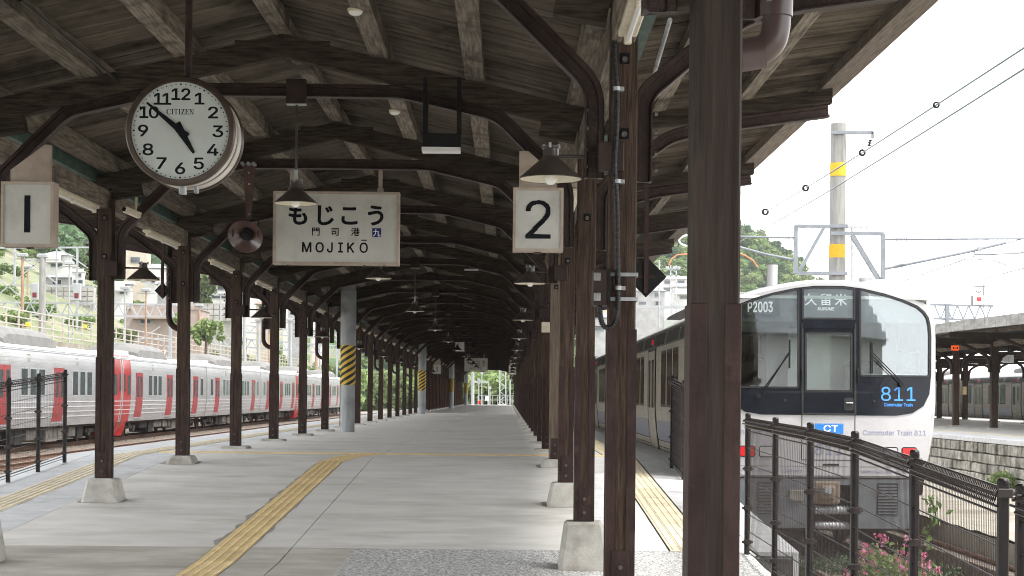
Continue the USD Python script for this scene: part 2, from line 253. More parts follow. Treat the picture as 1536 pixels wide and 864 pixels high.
class MB:
    """Collects shapes into one mesh."""
    def __init__(self):
        self.v, self.f, self.n = [], [], 0

    def add(self, v, f):
        v, f = np.asarray(v, float), np.asarray(f, int)
        if f.shape[1] == 4:
            f = np.vstack([f[:, [0, 1, 2]], f[:, [0, 2, 3]]])
        self.v.append(v); self.f.append(f + self.n); self.n += len(v)
        return self

    def tm(self, m, T=None):
        v = np.array(m.vertices)
        if T is not None:
            v = v @ np.asarray(T)[:3, :3].T + np.asarray(T)[:3, 3]
        return self.add(v, np.array(m.faces))

    def hexa(self, c):
        """Eight corners: bottom four (counter-clockwise from above), then top four."""
        return self.add(c, [[0, 3, 2, 1], [4, 5, 6, 7], [0, 1, 5, 4], [1, 2, 6, 5], [2, 3, 7, 6], [3, 0, 4, 7]])

    def box(self, lo, hi):
        (a, b, c), (d, e, f) = lo, hi
        return self.hexa([(a, b, c), (d, b, c), (d, e, c), (a, e, c), (a, b, f), (d, b, f), (d, e, f), (a, e, f)])

    def cbox(self, lo, hi, c=0.006):
        lo, hi = np.array(lo, float), np.array(hi, float)
        pts = []
        for i in range(8):
            s = np.array([(i >> k) & 1 for k in range(3)])
            p = np.where(s, hi, lo); d = np.where(s, -c, c)
            for k in range(3):
                q = p + d; q[k] = p[k]; pts.append(q)
        return self.tm(trimesh.convex.convex_hull(np.array(pts)))

    def bar(self, p, q, w, h, up=(0, 0, 1)):
        p, q = np.array(p, float), np.array(q, float)
        d = (q - p) / np.linalg.norm(q - p)
        s = np.cross(d, up); s /= max(np.linalg.norm(s), 1e-9)
        u = np.cross(s, d)
        s, u = s * w / 2, u * h / 2
        return self.hexa([p - s - u, p + s - u, q + s - u, q - s - u, p - s + u, p + s + u, q + s + u, q - s + u])

    def tube(self, pts, r, n=8, cap=True):
        pts = np.array(pts, float)
        rs = np.full(len(pts), r) if np.ndim(r) == 0 else np.array(r)
        t = np.gradient(pts, axis=0) if len(pts) > 2 else np.array([pts[1] - pts[0]] * 2)
        t /= np.linalg.norm(t, axis=1, keepdims=True)
        ref = np.array([0, 0, 1.0]) if abs(t[0, 2]) < 0.9 else np.array([1.0, 0, 0])
        a = np.cross(t[0], ref); a /= np.linalg.norm(a)
        ang = np.arange(n) / n * 2 * np.pi
        V = []
        for i in range(len(pts)):
            a = a - t[i] * (a @ t[i]); a /= np.linalg.norm(a)
            b = np.cross(t[i], a)
            V.append(pts[i] + rs[i] * (np.cos(ang)[:, None] * a + np.sin(ang)[:, None] * b))
        F = [[i * n + k, i * n + (k + 1) % n, (i + 1) * n + (k + 1) % n, (i + 1) * n + k] for i in range(len(pts) - 1) for k in range(n)]
        v = np.vstack(V)
        self.add(v, F)
        if cap:
            for base, flip in ((0, True), ((len(pts) - 1) * n, False)):
                ring = v[base:base + n]
                self.add(np.vstack([ring, ring.mean(0)]), [[(k + 1) % n, k, n] if flip else [k, (k + 1) % n, n] for k in range(n)])
        return self

    def lathe(self, prof, n=24, T=None):
        """prof: (radius, height) pairs round the z axis; T places it."""
        prof = np.array(prof, float); ang = np.arange(n) / n * 2 * np.pi
        v = np.vstack([np.stack([r * np.cos(ang), r * np.sin(ang), np.full(n, z)], 1) for r, z in prof])
        F = [[i * n + k, i * n + (k + 1) % n, (i + 1) * n + (k + 1) % n, (i + 1) * n + k] for i in range(len(prof) - 1) for k in range(n)]
        if T is not None:
            v = v @ np.asarray(T)[:3, :3].T + np.asarray(T)[:3, 3]
        return self.add(v, F)

    def front(self, poly, y0, y1, T=None):
        """A shapely polygon in (x, z), standing upright from y0 (towards the viewer) to y1."""
        for g in getattr(poly, 'geoms', [poly]):
            if g.is_empty or g.area < 1e-9:
                continue
            m = trimesh.creation.extrude_polygon(g, y1 - y0, engine='earcut')
            v = np.array(m.vertices)
            self.add(np.stack([v[:, 0], y1 - v[:, 2], v[:, 1]], 1), np.array(m.faces))
        return self

    def sweep_xz(self, path, section, y):
        """A section of (normal offset, y offset) points along a path of (x, z) points."""
        p = np.array(path, float); d = np.diff(p, axis=0); d /= np.linalg.norm(d, axis=1, keepdims=True)
        nrm = np.stack([-d[:, 1], d[:, 0]], 1)
        N = np.vstack([nrm[:1], nrm[:-1] + nrm[1:], nrm[-1:]])
        N /= np.linalg.norm(N, axis=1, keepdims=True)
        for i in range(1, len(p) - 1):
            N[i] /= max(0.5, N[i] @ nrm[i])
        n = len(section)
        v = np.array([[p[i, 0] + N[i, 0] * a, y + b, p[i, 1] + N[i, 1] * a] for i in range(len(p)) for a, b in section])
        F = [[i * n + k, (i + 1) * n + k, (i + 1) * n + (k + 1) % n, i * n + (k + 1) % n] for i in range(len(p) - 1) for k in range(n)]
        self.add(v, F)
        for base, flip in ((0, False), ((len(p) - 1) * n, True)):
            tri = tri_ring(section)
            self.add(v[base:base + n], tri[:, ::-1] if flip else tri)
        return self

    def mesh(self):
        return np.vstack(self.v), np.vstack(self.f)


def fixed(v, f):
    """Outward faces."""
    return v, f


class Thing:
    def __init__(self, name, label=None, cat=None, loc=(0, 0, 0), group=None, kind=None):
        self.loc = np.array(loc, float); self.cat = cat; self.group = group; self.name = name
        self.x = UsdGeom.Xform.Define(stage, numbered('/World', name))
        self.x.AddTranslateOp().Set(Gf.Vec3d(*map(float, loc)))
        self.prim = tag(self.x.GetPrim(), label, cat, group, kind)

    def part(self, name, mb, material, parent=None, smooth=False, label=None, kind=None):
        """mb in world coordinates."""
        v, f = mb.mesh() if isinstance(mb, MB) else mb
        path = numbered(str((parent or self.prim).GetPath()), name)
        m = usdkit.mesh(stage, path, (v - self.loc, f), M[material], smooth=smooth)
        return tag(m.GetPrim(), label, kind=kind)

    def copy(self, loc, label=None, rot=0.0, scale=None):
        x = UsdGeom.Xform.Define(stage, numbered('/World', self.name))
        x.AddTranslateOp().Set(Gf.Vec3d(*map(float, loc)))
        if rot:
            x.AddRotateZOp().Set(rot)
        if scale:
            x.AddScaleOp().Set(Gf.Vec3f(*([scale] * 3 if np.ndim(scale) == 0 else scale)))
        p = x.GetPrim()
        p.GetReferences().AddInternalReference(self.prim.GetPath()); p.SetInstanceable(True)
        x.GetXformOpOrderAttr().Set(Vt.TokenArray([o.GetOpName() for o in x.GetOrderedXformOps()]))
        tag(p, label, self.cat, self.group)
        return p


def single(name, mb, material, label=None, cat=None, group=None, kind=None, smooth=False):
    """A thing (or piece of the setting) that is one mesh."""
    v, f = mb.mesh() if isinstance(mb, MB) else mb
    m = usdkit.mesh(stage, numbered('/World', name), (v, f), M[material], smooth=smooth)
    return tag(m.GetPrim(), label, cat, group, kind)


def ordinal(k):
    tens = ['', '', 'twenty', 'thirty', 'forty']
    a = ['', 'first', 'second', 'third', 'fourth', 'fifth', 'sixth', 'seventh', 'eighth', 'ninth', 'tenth', 'eleventh', 'twelfth', 'thirteenth', 'fourteenth', 'fifteenth', 'sixteenth', 'seventeenth', 'eighteenth', 'nineteenth']
    return a[k] if k < 20 else tens[k // 10] + ('-' + a[k % 10] if k % 10 else '') if k % 10 else tens[k // 10][:-1] + 'ieth'


def chaikin(p, k=2):
    p = np.array(p, float)
    for _ in range(k):
        q = np.empty((2 * len(p) - 2, p.shape[1]))
        q[0::2] = p[:-1] * .75 + p[1:] * .25; q[1::2] = p[:-1] * .25 + p[1:] * .75
        p = np.vstack([p[:1], q, p[-1:]])
    return p


def fillet(p, r=.09, k=5):
    """A path with its corners rounded over a length r."""
    p = np.array(p, float); out = [p[0]]
    for a, b, c in zip(p[:-2], p[1:-1], p[2:]):
        u, v = (a - b), (c - b)
        lu, lv = np.linalg.norm(u), np.linalg.norm(v)
        s, e = b + u / lu * min(r, lu * .45), b + v / lv * min(r, lv * .45)
        for t in np.linspace(0, 1, k):
            out.append((1 - t) ** 2 * s + 2 * t * (1 - t) * b + t * t * e)
    return np.vstack(out + [p[-1]])


def lerp(x, xs, ys):
    return float(np.interp(x, xs, ys))


GLYPHS = json.loads('''{"も":[[[19,66,20,80,37,76,61,73,65,100,65,108,24,116,24,129,67,123,71,158,87,157,83,123,123,124,123,115,121,110,81,108,77,72,99,72,121,74,121,59,76,56,74,35,79,18,86,11,101,6,128,8,145,16,152,23,155,29,157,44,150,64,137,81,151,84,153,84,160,76,170,58,173,45,172,27,164,11,154,2,145,-2,123,-8,104,-10,90,-7,73,0,62,15,59,27,59,58,37,61]]],"じ":[[[45,23,47,110,47,145,45,154,64,154,61,30,66,15,71,10,79,6,93,4,107,5,127,11,142,20,157,35,165,45,176,32,155,9,129,-5,103,-11,73,-9,59,-2,52,4,47,14]],[[146,126,136,143,146,147,155,135,165,117,154,112]],[[128,101,110,133,120,137,139,106]]],"こ":[[[35,44,39,60,54,59,51,44,51,32,54,25,62,18,71,14,87,11,117,11,146,14,166,18,166,2,150,-1,121,-5,84,-4,63,0,50,5,40,14,35,26]],[[47,124,47,140,76,138,119,138,153,140,153,124,120,122]]],"う":[[[33,97,34,98,41,99,91,109,118,111,132,107,146,99,157,84,160,72,161,58,156,42,143,22,120,5,98,-3,70,-9,63,1,62,5,79,8,107,17,121,25,132,35,140,48,142,55,144,71,141,78,133,88,116,96,84,93,38,80]],[[57,142,60,156,106,150,144,147,142,133,108,135]]],"門":[[[109,158,182,158,182,0,179,-9,173,-13,163,-15,136,-15,131,-1,164,0,167,3,167,84,109,85],[123,99,167,98,167,116,123,116],[123,129,166,128,167,129,167,145,123,145]],[[18,-15,18,158,89,158,89,85,33,84,32,-16],[33,128,74,128,75,129,75,145,33,145],[34,117,33,98,75,98,75,116]]],"司":[[[18,154,177,154,178,3,176,-3,171,-10,154,-14,131,-14,126,0,159,1,161,3,161,140,18,141]],[[19,119,139,119,139,107,19,107]],[[32,84,125,84,125,21,47,20,46,19,45,5,32,5],[46,71,46,34,110,34,110,71]]],"港":[[[13,-4,44,58,45,59,55,53,75,72,88,91,54,93,54,106,88,107,88,130,62,131,62,144,88,145,89,168,103,167,104,145,142,145,143,167,156,168,157,145,186,144,186,131,157,130,157,107,192,106,192,93,158,91,174,69,195,52,185,41,184,41,159,63,158,28,99,27,99,2,105,0,160,0,164,1,166,5,169,20,180,16,179,1,176,-6,172,-10,165,-14,100,-14,91,-10,85,-1,84,59,61,39,54,44,25,-13],[104,92,95,73,152,74,142,93],[99,41,145,40,145,60,99,60],[104,108,142,107,142,130,104,130]],[[18,155,18,157,22,162,25,165,27,165,46,155,59,145,53,136,50,134,30,148]],[[7,101,15,111,17,111,38,100,49,92,43,83,40,81,25,91]]],"九":[[[7,-4,32,12,50,34,60,56,68,97,68,101,16,102,16,116,69,117,71,165,86,165,86,117,145,116,147,3,149,1,175,1,179,7,181,29,194,23,194,12,191,-2,184,-11,175,-13,149,-14,137,-10,133,-6,131,0,130,100,129,102,85,101,79,66,74,48,58,17,39,-2,19,-15,17,-15]]],"久":[[[7,71,7,72,24,89,41,112,56,140,67,167,82,164,73,139,73,136,126,136,136,131,128,104,119,82,119,77,131,53,147,31,166,13,186,0,192,-2,192,-3,182,-16,161,-3,149,6,131,26,109,61,87,33,66,12,43,-4,20,-17,9,-3,43,15,67,35,78,47,94,69,104,87,113,109,116,120,65,120,45,89,20,61]]],"留":[[[16,89,22,102,24,151,55,159,80,167,89,157,38,141,38,99,71,107,61,127,73,132,89,105,97,90,109,101,113,107,120,125,123,137,122,143,100,144,100,156,183,156,178,94,173,83,168,80,140,79,137,89,137,91,157,91,162,94,166,112,168,143,138,143,133,120,124,98,113,85,96,74,95,74,86,84,83,84,78,94,43,85,25,79,22,80]],[[34,67,167,67,167,-15,153,-15,152,-9,49,-9,48,-15,34,-15],[107,37,152,36,152,54,151,56,108,55,107,54],[107,3,151,3,152,4,152,23,107,23],[49,37,92,36,92,55,49,55],[93,23,49,23,49,3,92,3]]],"米":[[[7,5,41,30,64,54,78,74,12,76,12,90,91,91,92,167,107,167,108,91,187,90,187,76,121,75,129,62,151,38,174,19,192,7,182,-4,170,2,144,24,123,47,109,65,107,-15,92,-15,91,65,65,33,29,0,18,-6]],[[134,107,151,136,162,157,178,151,161,123,146,102]],[[24,149,25,151,36,156,55,129,64,110,50,104,40,124]]]}''')


def glyph(ch, size, x, z, fat=0.0):
    """A character as a polygon in (x, z), its em box `size` metres, standing at x, z."""
    g = ops.unary_union([Polygon(np.array(r[0]).reshape(-1, 2), [np.array(h).reshape(-1, 2) for h in r[1:]]).buffer(0) for r in GLYPHS[ch]])
    if fat:
        g = g.buffer(fat, join_style=1)
    return affinity.affine_transform(g, [size / 200, 0, 0, size / 200, x, z])


def text(mb, s, height, cx, z, y, bold=False, wide=1.0, depth=0.002, align='c'):
    """Latin lettering on a face that looks towards -Y at y."""
    m = meshkit.text_mesh(s, height, depth, bold)
    v = np.array(m.vertices); v[:, 0] *= wide
    w0, w1 = v[:, 0].min(), v[:, 0].max()
    x0 = cx - (w0 + w1) / 2 if align == 'c' else cx - w0
    return mb.add(np.stack([v[:, 0] + x0, y - v[:, 2], v[:, 1] + z], 1), np.array(m.faces))


def leaves(centres, size, rng, aspect=1.7, flat=0.0):
    """Small leaf quads, slightly folded, at the given points."""
    n = len(centres)
    a = rng.normal(size=(n, 3)); a[:, 2] *= (1 - flat); a /= np.linalg.norm(a, axis=1, keepdims=True)
    b = np.cross(a, rng.normal(size=(n, 3))); b /= np.linalg.norm(b, axis=1, keepdims=True)
    s = size * rng.uniform(.6, 1.3, (n, 1))
    c = np.cross(a, b) * s * .18
    a, b = a * s * aspect / 2, b * s / 2
    v = np.stack([centres - a, centres + b + c, centres + a, centres - b + c], 1).reshape(-1, 3)
    i = np.arange(n)[:, None] * 4
    return v, np.vstack([i + [[0, 1, 2]], i + [[0, 2, 3]]])


def crown_points(blobs, n, rng, hollow=.55):
    """Points in the outer part of ellipsoid blobs (centre, radii)."""
    w = np.array([np.prod(r) ** (2 / 3) for _, r in blobs]); w /= w.sum()
    out = []
    for (c, r), k in zip(blobs, rng.multinomial(n, w)):
        d = rng.normal(size=(k, 3)); d /= np.linalg.norm(d, axis=1, keepdims=True)
        out.append(np.array(c) + d * np.array(r) * rng.uniform(hollow, 1.05, (k, 1)))
    return np.vstack(out)


# ------------------------------------------------------------------ the platform underfoot
ZP, ZV = [-20, 7.4, 14.3, 24.3, 400], [-.95, -.70, -.56, 0, 0]


def zf(y):
    return lerp(y, ZP, ZV)


XL, XR, XC, HALF, PW = -4.705, .68, -2.02, 2.69, .163      # post rows, canopy centre, half width, post width
EL, ER = -6.68, 2.72                                          # platform edges
YEND = 168.0


def slab(mb, x0, x1, y0, y1, th=.05, dz=0.0):
    a, b = zf(y0) + dz, zf(y1) + dz
    return mb.hexa([(x0, y0, a - th), (x1, y0, a - th), (x1, y1, b - th), (x0, y1, b - th), (x0, y0, a), (x1, y0, a), (x1, y1, b), (x0, y1, b)])


plat = Thing('platform', kind='structure')
body = MB()
ys = [-12, 7.4, 14.3, 15.1, 24.3, YEND]
for a, b in zip(ys[:-1], ys[1:]):
    xl, xr = EL + .02, ER - .02
    x = (xl, 2.3) if b <= 15.1 else (xl, xr)
    slab(body, *x, a, b, 1.2, -.05)
plat.part('platform_base', body, 'joint')
cut = [15.2, 23.62, 32.6, 41.7, 50.7, 60, 72, 84, 96, 108, 120, 132, 144, 156, YEND]
for k, (a, b) in enumerate(zip(cut[:-1], cut[1:])):
    mids = [24.3] if a < 24.3 < b else []
    for x0, x1 in ((-5.02, -2.047), (-2.033, .945)):
        m = MB()
        for p, q in zip([a] + mids, mids + [b]):
            slab(m, x0, x1, p + (.006 if p == a else 0), q - (.006 if q == b else 0), .04)
        plat.part('concrete_panel', m, 'concrete')
for x0, x1 in ((-5.02, -2.05), (-2.03, -1.46)):
    m = MB()
    for p, q in ((-12, 7.4), (7.4, 14.3), (14.3, 15.19)):
        slab(m, x0, x1, p, q, .04)
    plat.part('concrete_panel', m, 'oldconcrete', label='older stained concrete panel before the ramp')
m, e = MB(), MB()
for p, q in ((-12, 7.4), (7.4, 14.3), (14.3, 15.19)):
    slab(m, -1.43, 2.3, p, q, .04)
    slab(e, -1.46, -1.43, p, q, .04, .002)
plat.part('aggregate_panel', m, 'aggregate')
plat.part('edge_strip', e, 'block')
m = MB()
for p, q in ((-12, 7.4), (7.4, 14.3), (14.3, 15.19)):
    slab(m, EL, -5.03, p, q, .04)
plat.part('concrete_panel', m, 'oldconcrete')

# paving slabs beside the edges, one by one near the camera
COLS = [(EL, -6.325), (-6.32, -5.955), (-5.575, -5.025), (.95, 1.545), (1.98, 2.375), (2.38, ER)]
far = MB()
y = 15.2
while y < YEND - .6:
    for ci, (x0, x1) in enumerate(COLS):
        m = far
        near = y < (47 if ci < 3 else 40)
        if near:
            m = MB()
        y1 = min(y + .6, YEND)
        pts = [y, y1] if not (y < 24.3 < y1) else [y, 24.3, y1]
        for p, q in zip(pts[:-1], pts[1:]):
            slab(m, x0 + .003, x1 - .003, p + (.003 if p == y else 0), q - (.003 if q == y1 else 0), .04, RNG.uniform(-.0015, .0015) if len(pts) == 2 else 0)
        if near:
            plat.part('paving_slab', m, 'paver')
    y += .6
plat.part('paving_field', far, 'paver', kind='stuff')


def tile(mb, c, d, w, ln, bars, dz=.004):
    """A tactile tile centred at c (x, y), running along direction d, with raised bars."""
    d = np.array(d, float); d /= np.linalg.norm(d); s = np.array([d[1], -d[0]])

    def quad(a0, a1, b0, b1, z0, z1, inset=0.0):
        cs = []
        for z, i in ((z0, 0), (z1, inset)):
            for b, a in ((b0 + i, a0 + i), (b1 - i, a0 + i), (b1 - i, a1 - i), (b0 + i, a1 - i)):
                p = c + d * a + s * b
                cs.append((p[0], p[1], zf(p[1]) + z))
        mb.hexa(cs)
    quad(-ln / 2 + .002, ln / 2 - .002, -w / 2 + .001, w / 2 - .001, -.03, dz)
    for k in range(bars):
        b = -w / 2 + w * (k + .5) / bars
        quad(-ln / 2 + .006, ln / 2 - .006, b - .026, b + .026, dz - .001, dz + .009, .006)


bed = MB()
for p, q in ((-6, 7.4), (7.4, 14.3), (14.3, 23.5)):
    slab(bed, -2.778, -2.422, p, q, .01, .0015)
strip = plat.part('guide_path', bed, 'joint')
y = 11.0
while y < 23.4:
    t = MB(); tile(t, np.array([-2.6, y + .15]), (0, 1), .345, .3, 4); plat.part('tactile_tile', t, 'tactile', strip)
    y += .3
for k in range(6):
    a = (k + .5) / 6
    t = MB(); tile(t, np.array([-2.58 + .36 * a, 23.6 + 1.75 * a]), (.36, 1.75), .34, .296, 4); plat.part('tactile_tile', t, 'tactile', strip)
x = -5.55
while x < 1.5:
    t = MB(); tile(t, np.array([x + .15, 25.62]), (1, 0), .33, .3, 4); plat.part('tactile_tile', t, 'tactile', strip)
    x += .3
for name, xa, inner, ymax in (('edge_tactile_strip', -5.765, .17, 48), ('edge_tactile_strip', 1.762, -.17, 44)):
    sgn = 1 if inner > 0 else -1
    bed = MB()
    for p, q in ((15.2, 24.3), (24.3, YEND)):
        slab(bed, xa - .205, xa + .205, p, q, .03, .0)
    strip = plat.part(name, bed, 'joint')
    farm = MB(); y = 15.2
    while y < YEND - .3:
        near = y < ymax
        t = MB() if near else farm
        tile(t, np.array([xa - sgn * .045, y + .15]), (0, 1), .30, .3, 4)
        tile(t, np.array([xa + sgn * .155, y + .15]), (0, 1), .092, .3, 1)
        if near:
            plat.part('tactile_tile', t, 'paletactile', strip)
        y += .3
    plat.part('tactile_field', farm, 'paletactile', strip, kind='stuff')
# grey mortar patches along the guide path
rp = random.Random(12)
for sx, ya, yb, wmax in ((-1, 15.3, 21.5, .10), (1, 15.3, 19.0, .06), (-1, 21.6, 23.4, .04)):
    x0 = -2.6 + sx * .176
    y = ya
    while y < yb:
        ln = rp.uniform(.5, 1.6); y1 = min(y + ln, yb)
        pts = []
        n = 25; f1, f2 = rp.uniform(3, 6), rp.uniform(9, 15)
        for k in range(n):
            yy = y + (y1 - y) * k / (n - 1)
            w = wmax * (1 - .6 * (yy - ya) / (yb - ya)) * (.55 + .25 * math.sin(yy * f1) + .15 * math.sin(yy * f2)) * math.sin(math.pi * (k + .3) / (n - .4)) ** .5
            pts.append((yy, w))
        m = MB()
        for (p, wp), (q, wq) in zip(pts[:-1], pts[1:]):
            a, b = zf(p) + .0015, zf(q) + .0015
            m.add([(x0, p, a), (x0 + sx * wp, p, a), (x0 + sx * wq, q, b), (x0, q, b)], [[0, 1, 2, 3]])
        plat.part('mortar_patch', m, 'mortar'); y = y1 + rp.uniform(.0, .25)
# the kerb at the platform's right and left edges
m = MB()
for p, q in ((15.2, 24.3), (24.3, YEND)):
    for x0, x1 in ((EL - .06, EL - .002), (ER + .002, ER + .06)):
        slab(m, x0, x1, p, q, .25, .0)
        slab(m, x0 + .02, x1 - .02, p, q, 1.3, -.25)
plat.part('edge_kerb', m, 'paver')


# ------------------------------------------------------------------ the canopy
FR = [1.2, 5.49, 9.675] + [14.175 + 4.5 * k for k in range(34)]
Y0R, Y1R = -3.0, FR[-1] + 2.4


def post_base(y):
    return lerp(y, [5.5, 9.675, 14.175, 18.675, 23.175], [-.50, -.27, -.15, -.05, .045])


def zr(u):            # underside of the principal rafters
    return 3.93 - .235 * abs(u)


def zw(u):            # underside of the wing rafters
    return 3.25 + .145 * (abs(u) - HALF)


def zboard(u):        # underside of the ceiling boards
    return 4.29 - .235 * abs(u)


def zwb(u):
    return 3.48 + .145 * (abs(u) - HALF)


RAIL = [(0, -.052), (0, .052), (.010, .052), (.022, .011), (.078, .010), (.084, .027), (.112, .027), (.118, .018),
        (.118, -.018), (.112, -.027), (.084, -.027), (.078, -.010), (.022, -.011), (.010, -.052)]
can = Thing('platform_canopy', 'long dark brown timber platform canopy on two rows of posts', 'canopy', (XC, 14.175, 0))


def bolt(mb, x, y, z, r=.016):
    mb.lathe([(0, .018), (r * .8, .018), (r, .012), (r, 0)], 6, [[1, 0, 0, x], [0, 0, -1, y], [0, 1, 0, z]])


for i, Y in enumerate(FR):
    near = Y < 50
    for sx, X in ((-1, XL), (1, XR)):
        zb = post_base(Y)
        top = zr(HALF) - .01
        h = PW / 2
        big = Y == 5.49 and sx > 0
        if big:
            X = .700
        pm = MB().cbox((X - h, Y - h, zb - .03), (X + h, Y + h, top), .008)
        special = 'oldpost' if (sx > 0 and abs(Y - 23.175) < .1) else 'darkpost' if big else 'post'
        post = can.part('post', pm, special, label={'oldpost': 'post of bare weathered timber', 'darkpost': 'dark foremost post'}.get(special))
        if big:
            for a, b in ((X - h - .006, X - h + .052), (X + h - .052, X + h + .006)):
                m = MB().cbox((a, Y - h - .004, zb), (b, Y + h + .004, 1.27), .003)
                can.part('steel_angle', m, 'steel', post)
        elif special != 'oldpost':
            zt = 1.35 + .06 * math.sin(i * 7.3 + sx)
            for ax in (-1, 1):
                for ay in (-1, 1):
                    if ay > 0 and not near:
                        continue
                    m = MB()
                    x0, y0 = X + ax * (h + .007), Y + ay * (h + .007)
                    m.box((min(x0, x0 - ax * .055), min(y0, y0 - ay * .008), zb), (max(x0, x0 - ax * .055), max(y0, y0 - ay * .008), zt))
                    m.box((min(x0, x0 - ax * .008), min(y0 - ay * .008, y0 - ay * .055), zb), (max(x0, x0 - ax * .008), max(y0 - ay * .008, y0 - ay * .055), zt))
                    can.part('steel_angle', m, 'steel', post)
        if near and not big:
            m = MB().cbox((X - .052, Y - h - .018, zb + .004), (X + .052, Y - h + .002, zb + .30), .004)
            plate = can.part('foot_plate', m, 'steel', post)
            m = MB(); bolt(m, X, Y - h - .017, zb + .08); bolt(m, X, Y - h - .017, zb + .20)
            can.part('bolt', m, 'bolt', post)
            for zz in (2.53, 2.98):                      # bolt pockets: their inner shade painted as black squares on the timber
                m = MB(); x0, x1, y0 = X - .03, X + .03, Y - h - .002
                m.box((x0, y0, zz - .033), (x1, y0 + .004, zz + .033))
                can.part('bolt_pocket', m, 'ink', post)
                m = MB(); bolt(m, X, y0, zz - .006, .02); can.part('bolt', m, 'bolt', post)
        # the outer bracket, an old rail bent under the wing
        p = fillet([(2.875, 2.25), (2.875, 2.745), (3.13, 2.965), (3.45, 3.20), (3.75, 3.285), (4.84, 3.445)], .07)
        path = [(XC + sx * u, z) for u, z in (p if sx > 0 else p[::-1])]
        can.part('bracket_rail', MB().sweep_xz(path, RAIL, Y), 'rail', smooth=35)
        if near:
            for zz in (2.32, 2.42, 2.55, 2.66):
                T = [[0, 0, 1, XC + sx * 2.888], [1, 0, 0, Y - .032], [0, 1, 0, zz]] if sx > 0 else [[0, 0, -1, XC - 2.888], [1, 0, 0, Y - .032], [0, 1, 0, zz]]
                can.part('bracket_bolt', MB().lathe([(0, .02), (.014, .02), (.016, 0)], 6, T), 'bolt')
                T = [[0, 0, -sx, XC + sx * 2.488], [1, 0, 0, Y - .032], [0, 1, 0, zz + .02]]
                can.part('bracket_bolt', MB().lathe([(0, .02), (.014, .02), (.016, 0)], 6, T), 'bolt')
        # wing rafter
        u0, u1 = HALF + .06, 4.86
        m = MB()
        c = []
        for z_off in (0, .13):
            for u, dy in ((u0, -1), (u1, -1), (u1, 1), (u0, 1)):
                c.append((XC + sx * u, Y + dy * .055, zw(u) + z_off))
        m.hexa(c); can.part('wing_rafter', m, 'rafter')
        # principal rafter, from the ridge to just past the post
        m = MB(); c = []
        for z_off in (0, .195):
            for u, dy in ((0.002, -1), (2.80, -1), (2.80, 1), (0.002, 1)):
                c.append((XC + sx * u, Y + dy * .06, zr(u) + z_off))
        m.hexa(c); can.part('principal_rafter', m, 'rafter')
        if near:   # short packing board under the rafter's end
            m = MB().bar((XC + sx * 2.28, Y, zr(2.28) - .075), (XC + sx * 2.60, Y, zr(2.60) - .055), .13, .14)
            can.part('packing_board', m, 'rafter')
    # the tie: an old rail bent from post to post
    half = [(0, 3.58), (1.05, 3.575), (1.88, 3.385), (2.468, 2.80), (2.468, 2.27)]
    full = [(-u, z) for u, z in half[::-1]] + half[1:]
    path = [(XC + u, z) for u, z in fillet(full, .10)]
    can.part('tie_rail', MB().sweep_xz(path, RAIL, Y), 'rail', smooth=35)
    # ridge gusset between the two rafters
    m = MB().box((XC - .42, Y - .068, 3.965), (XC + .42, Y - .0625, 4.065))
    can.part('ridge_plate', m, 'rafter')

# longitudinal timbers, one length per bay
for i, (a, b) in enumerate(zip([Y0R] + FR, FR + [Y1R])):
    for u in (-2.62, -1.70, -.86, 0, .86, 1.70, 2.62):
        z = zr(u) + .197
        w, hh = (.085, .16) if u else (.075, .13)
        dz = RNG.uniform(-.004, .004)
        m = MB(); c = []
        for zo in (0, hh):
            for du, yy in ((-w, a + .004), (w, a + .004), (w, b - .004), (-w, b - .004)):
                c.append((XC + u + du, yy, z + zo + (-.235 * (abs(u + du) - abs(u)) if u else 0) * .6 + dz))
        m.hexa(c); can.part('purlin', m, 'purlin')
    for s in (-1, 1):
        m = MB().cbox((XC + s * HALF - .07, a + .003, 3.075), (XC + s * HALF + .07, b - .003, 3.285), .006)
        can.part('post_beam', m, 'purlin')
        for u in (3.32, 4.08, 4.86):
            z = zw(u) + .131
            w = .06 if u < 4.5 else .11
            m = MB(); c = []
            for zo in (0, .098):
                for du, yy in ((-w, a + .003), (w, a + .003), (w, b - .003), (-w, b - .003)):
                    c.append((XC + s * u + du, yy, z + zo + s * .145 * du))
            m.hexa(c); can.part('wing_purlin', m, 'fascia' if u > 4.5 else 'purlin')
for s in (-1, 1):
    m = MB()
    m.box((XC + s * 2.80 - .012, Y0R, 3.40), (XC + s * 2.80 + .012, Y1R, 3.56))
    m.box((XC + s * 2.94 - .012, Y0R, 3.40), (XC + s * 2.94 + .012, Y1R, 3.50))
    m.box((min(XC + s * 2.812, XC + s * 2.928), Y0R, 3.40), (max(XC + s * 2.812, XC + s * 2.928), Y1R, 3.412))
    can.part('valley_gutter', m, 'patina')
    m = MB(); m.box((XC + s * 4.985 - .014, Y0R, 3.765), (XC + s * 4.985 + .014, Y1R, 3.90)); can.part('eave_board', m, 'fascia')

# ceiling boards: one by one near the camera, joined beyond
W = .105
farb = MB()
counts = 0


def board(mb, s, u0, u1, zfun, y, y1):
    j = RNG.uniform(-.004, .004); g = RNG.uniform(.004, .009)
    c = []
    for zo in (0, .022):
        for u, yy in ((u0, y + g), (u1, y + g), (u1, y1), (u0, y1)):
            c.append((XC + s * u, yy, zfun(u) + zo + j))
    return mb.hexa(c)


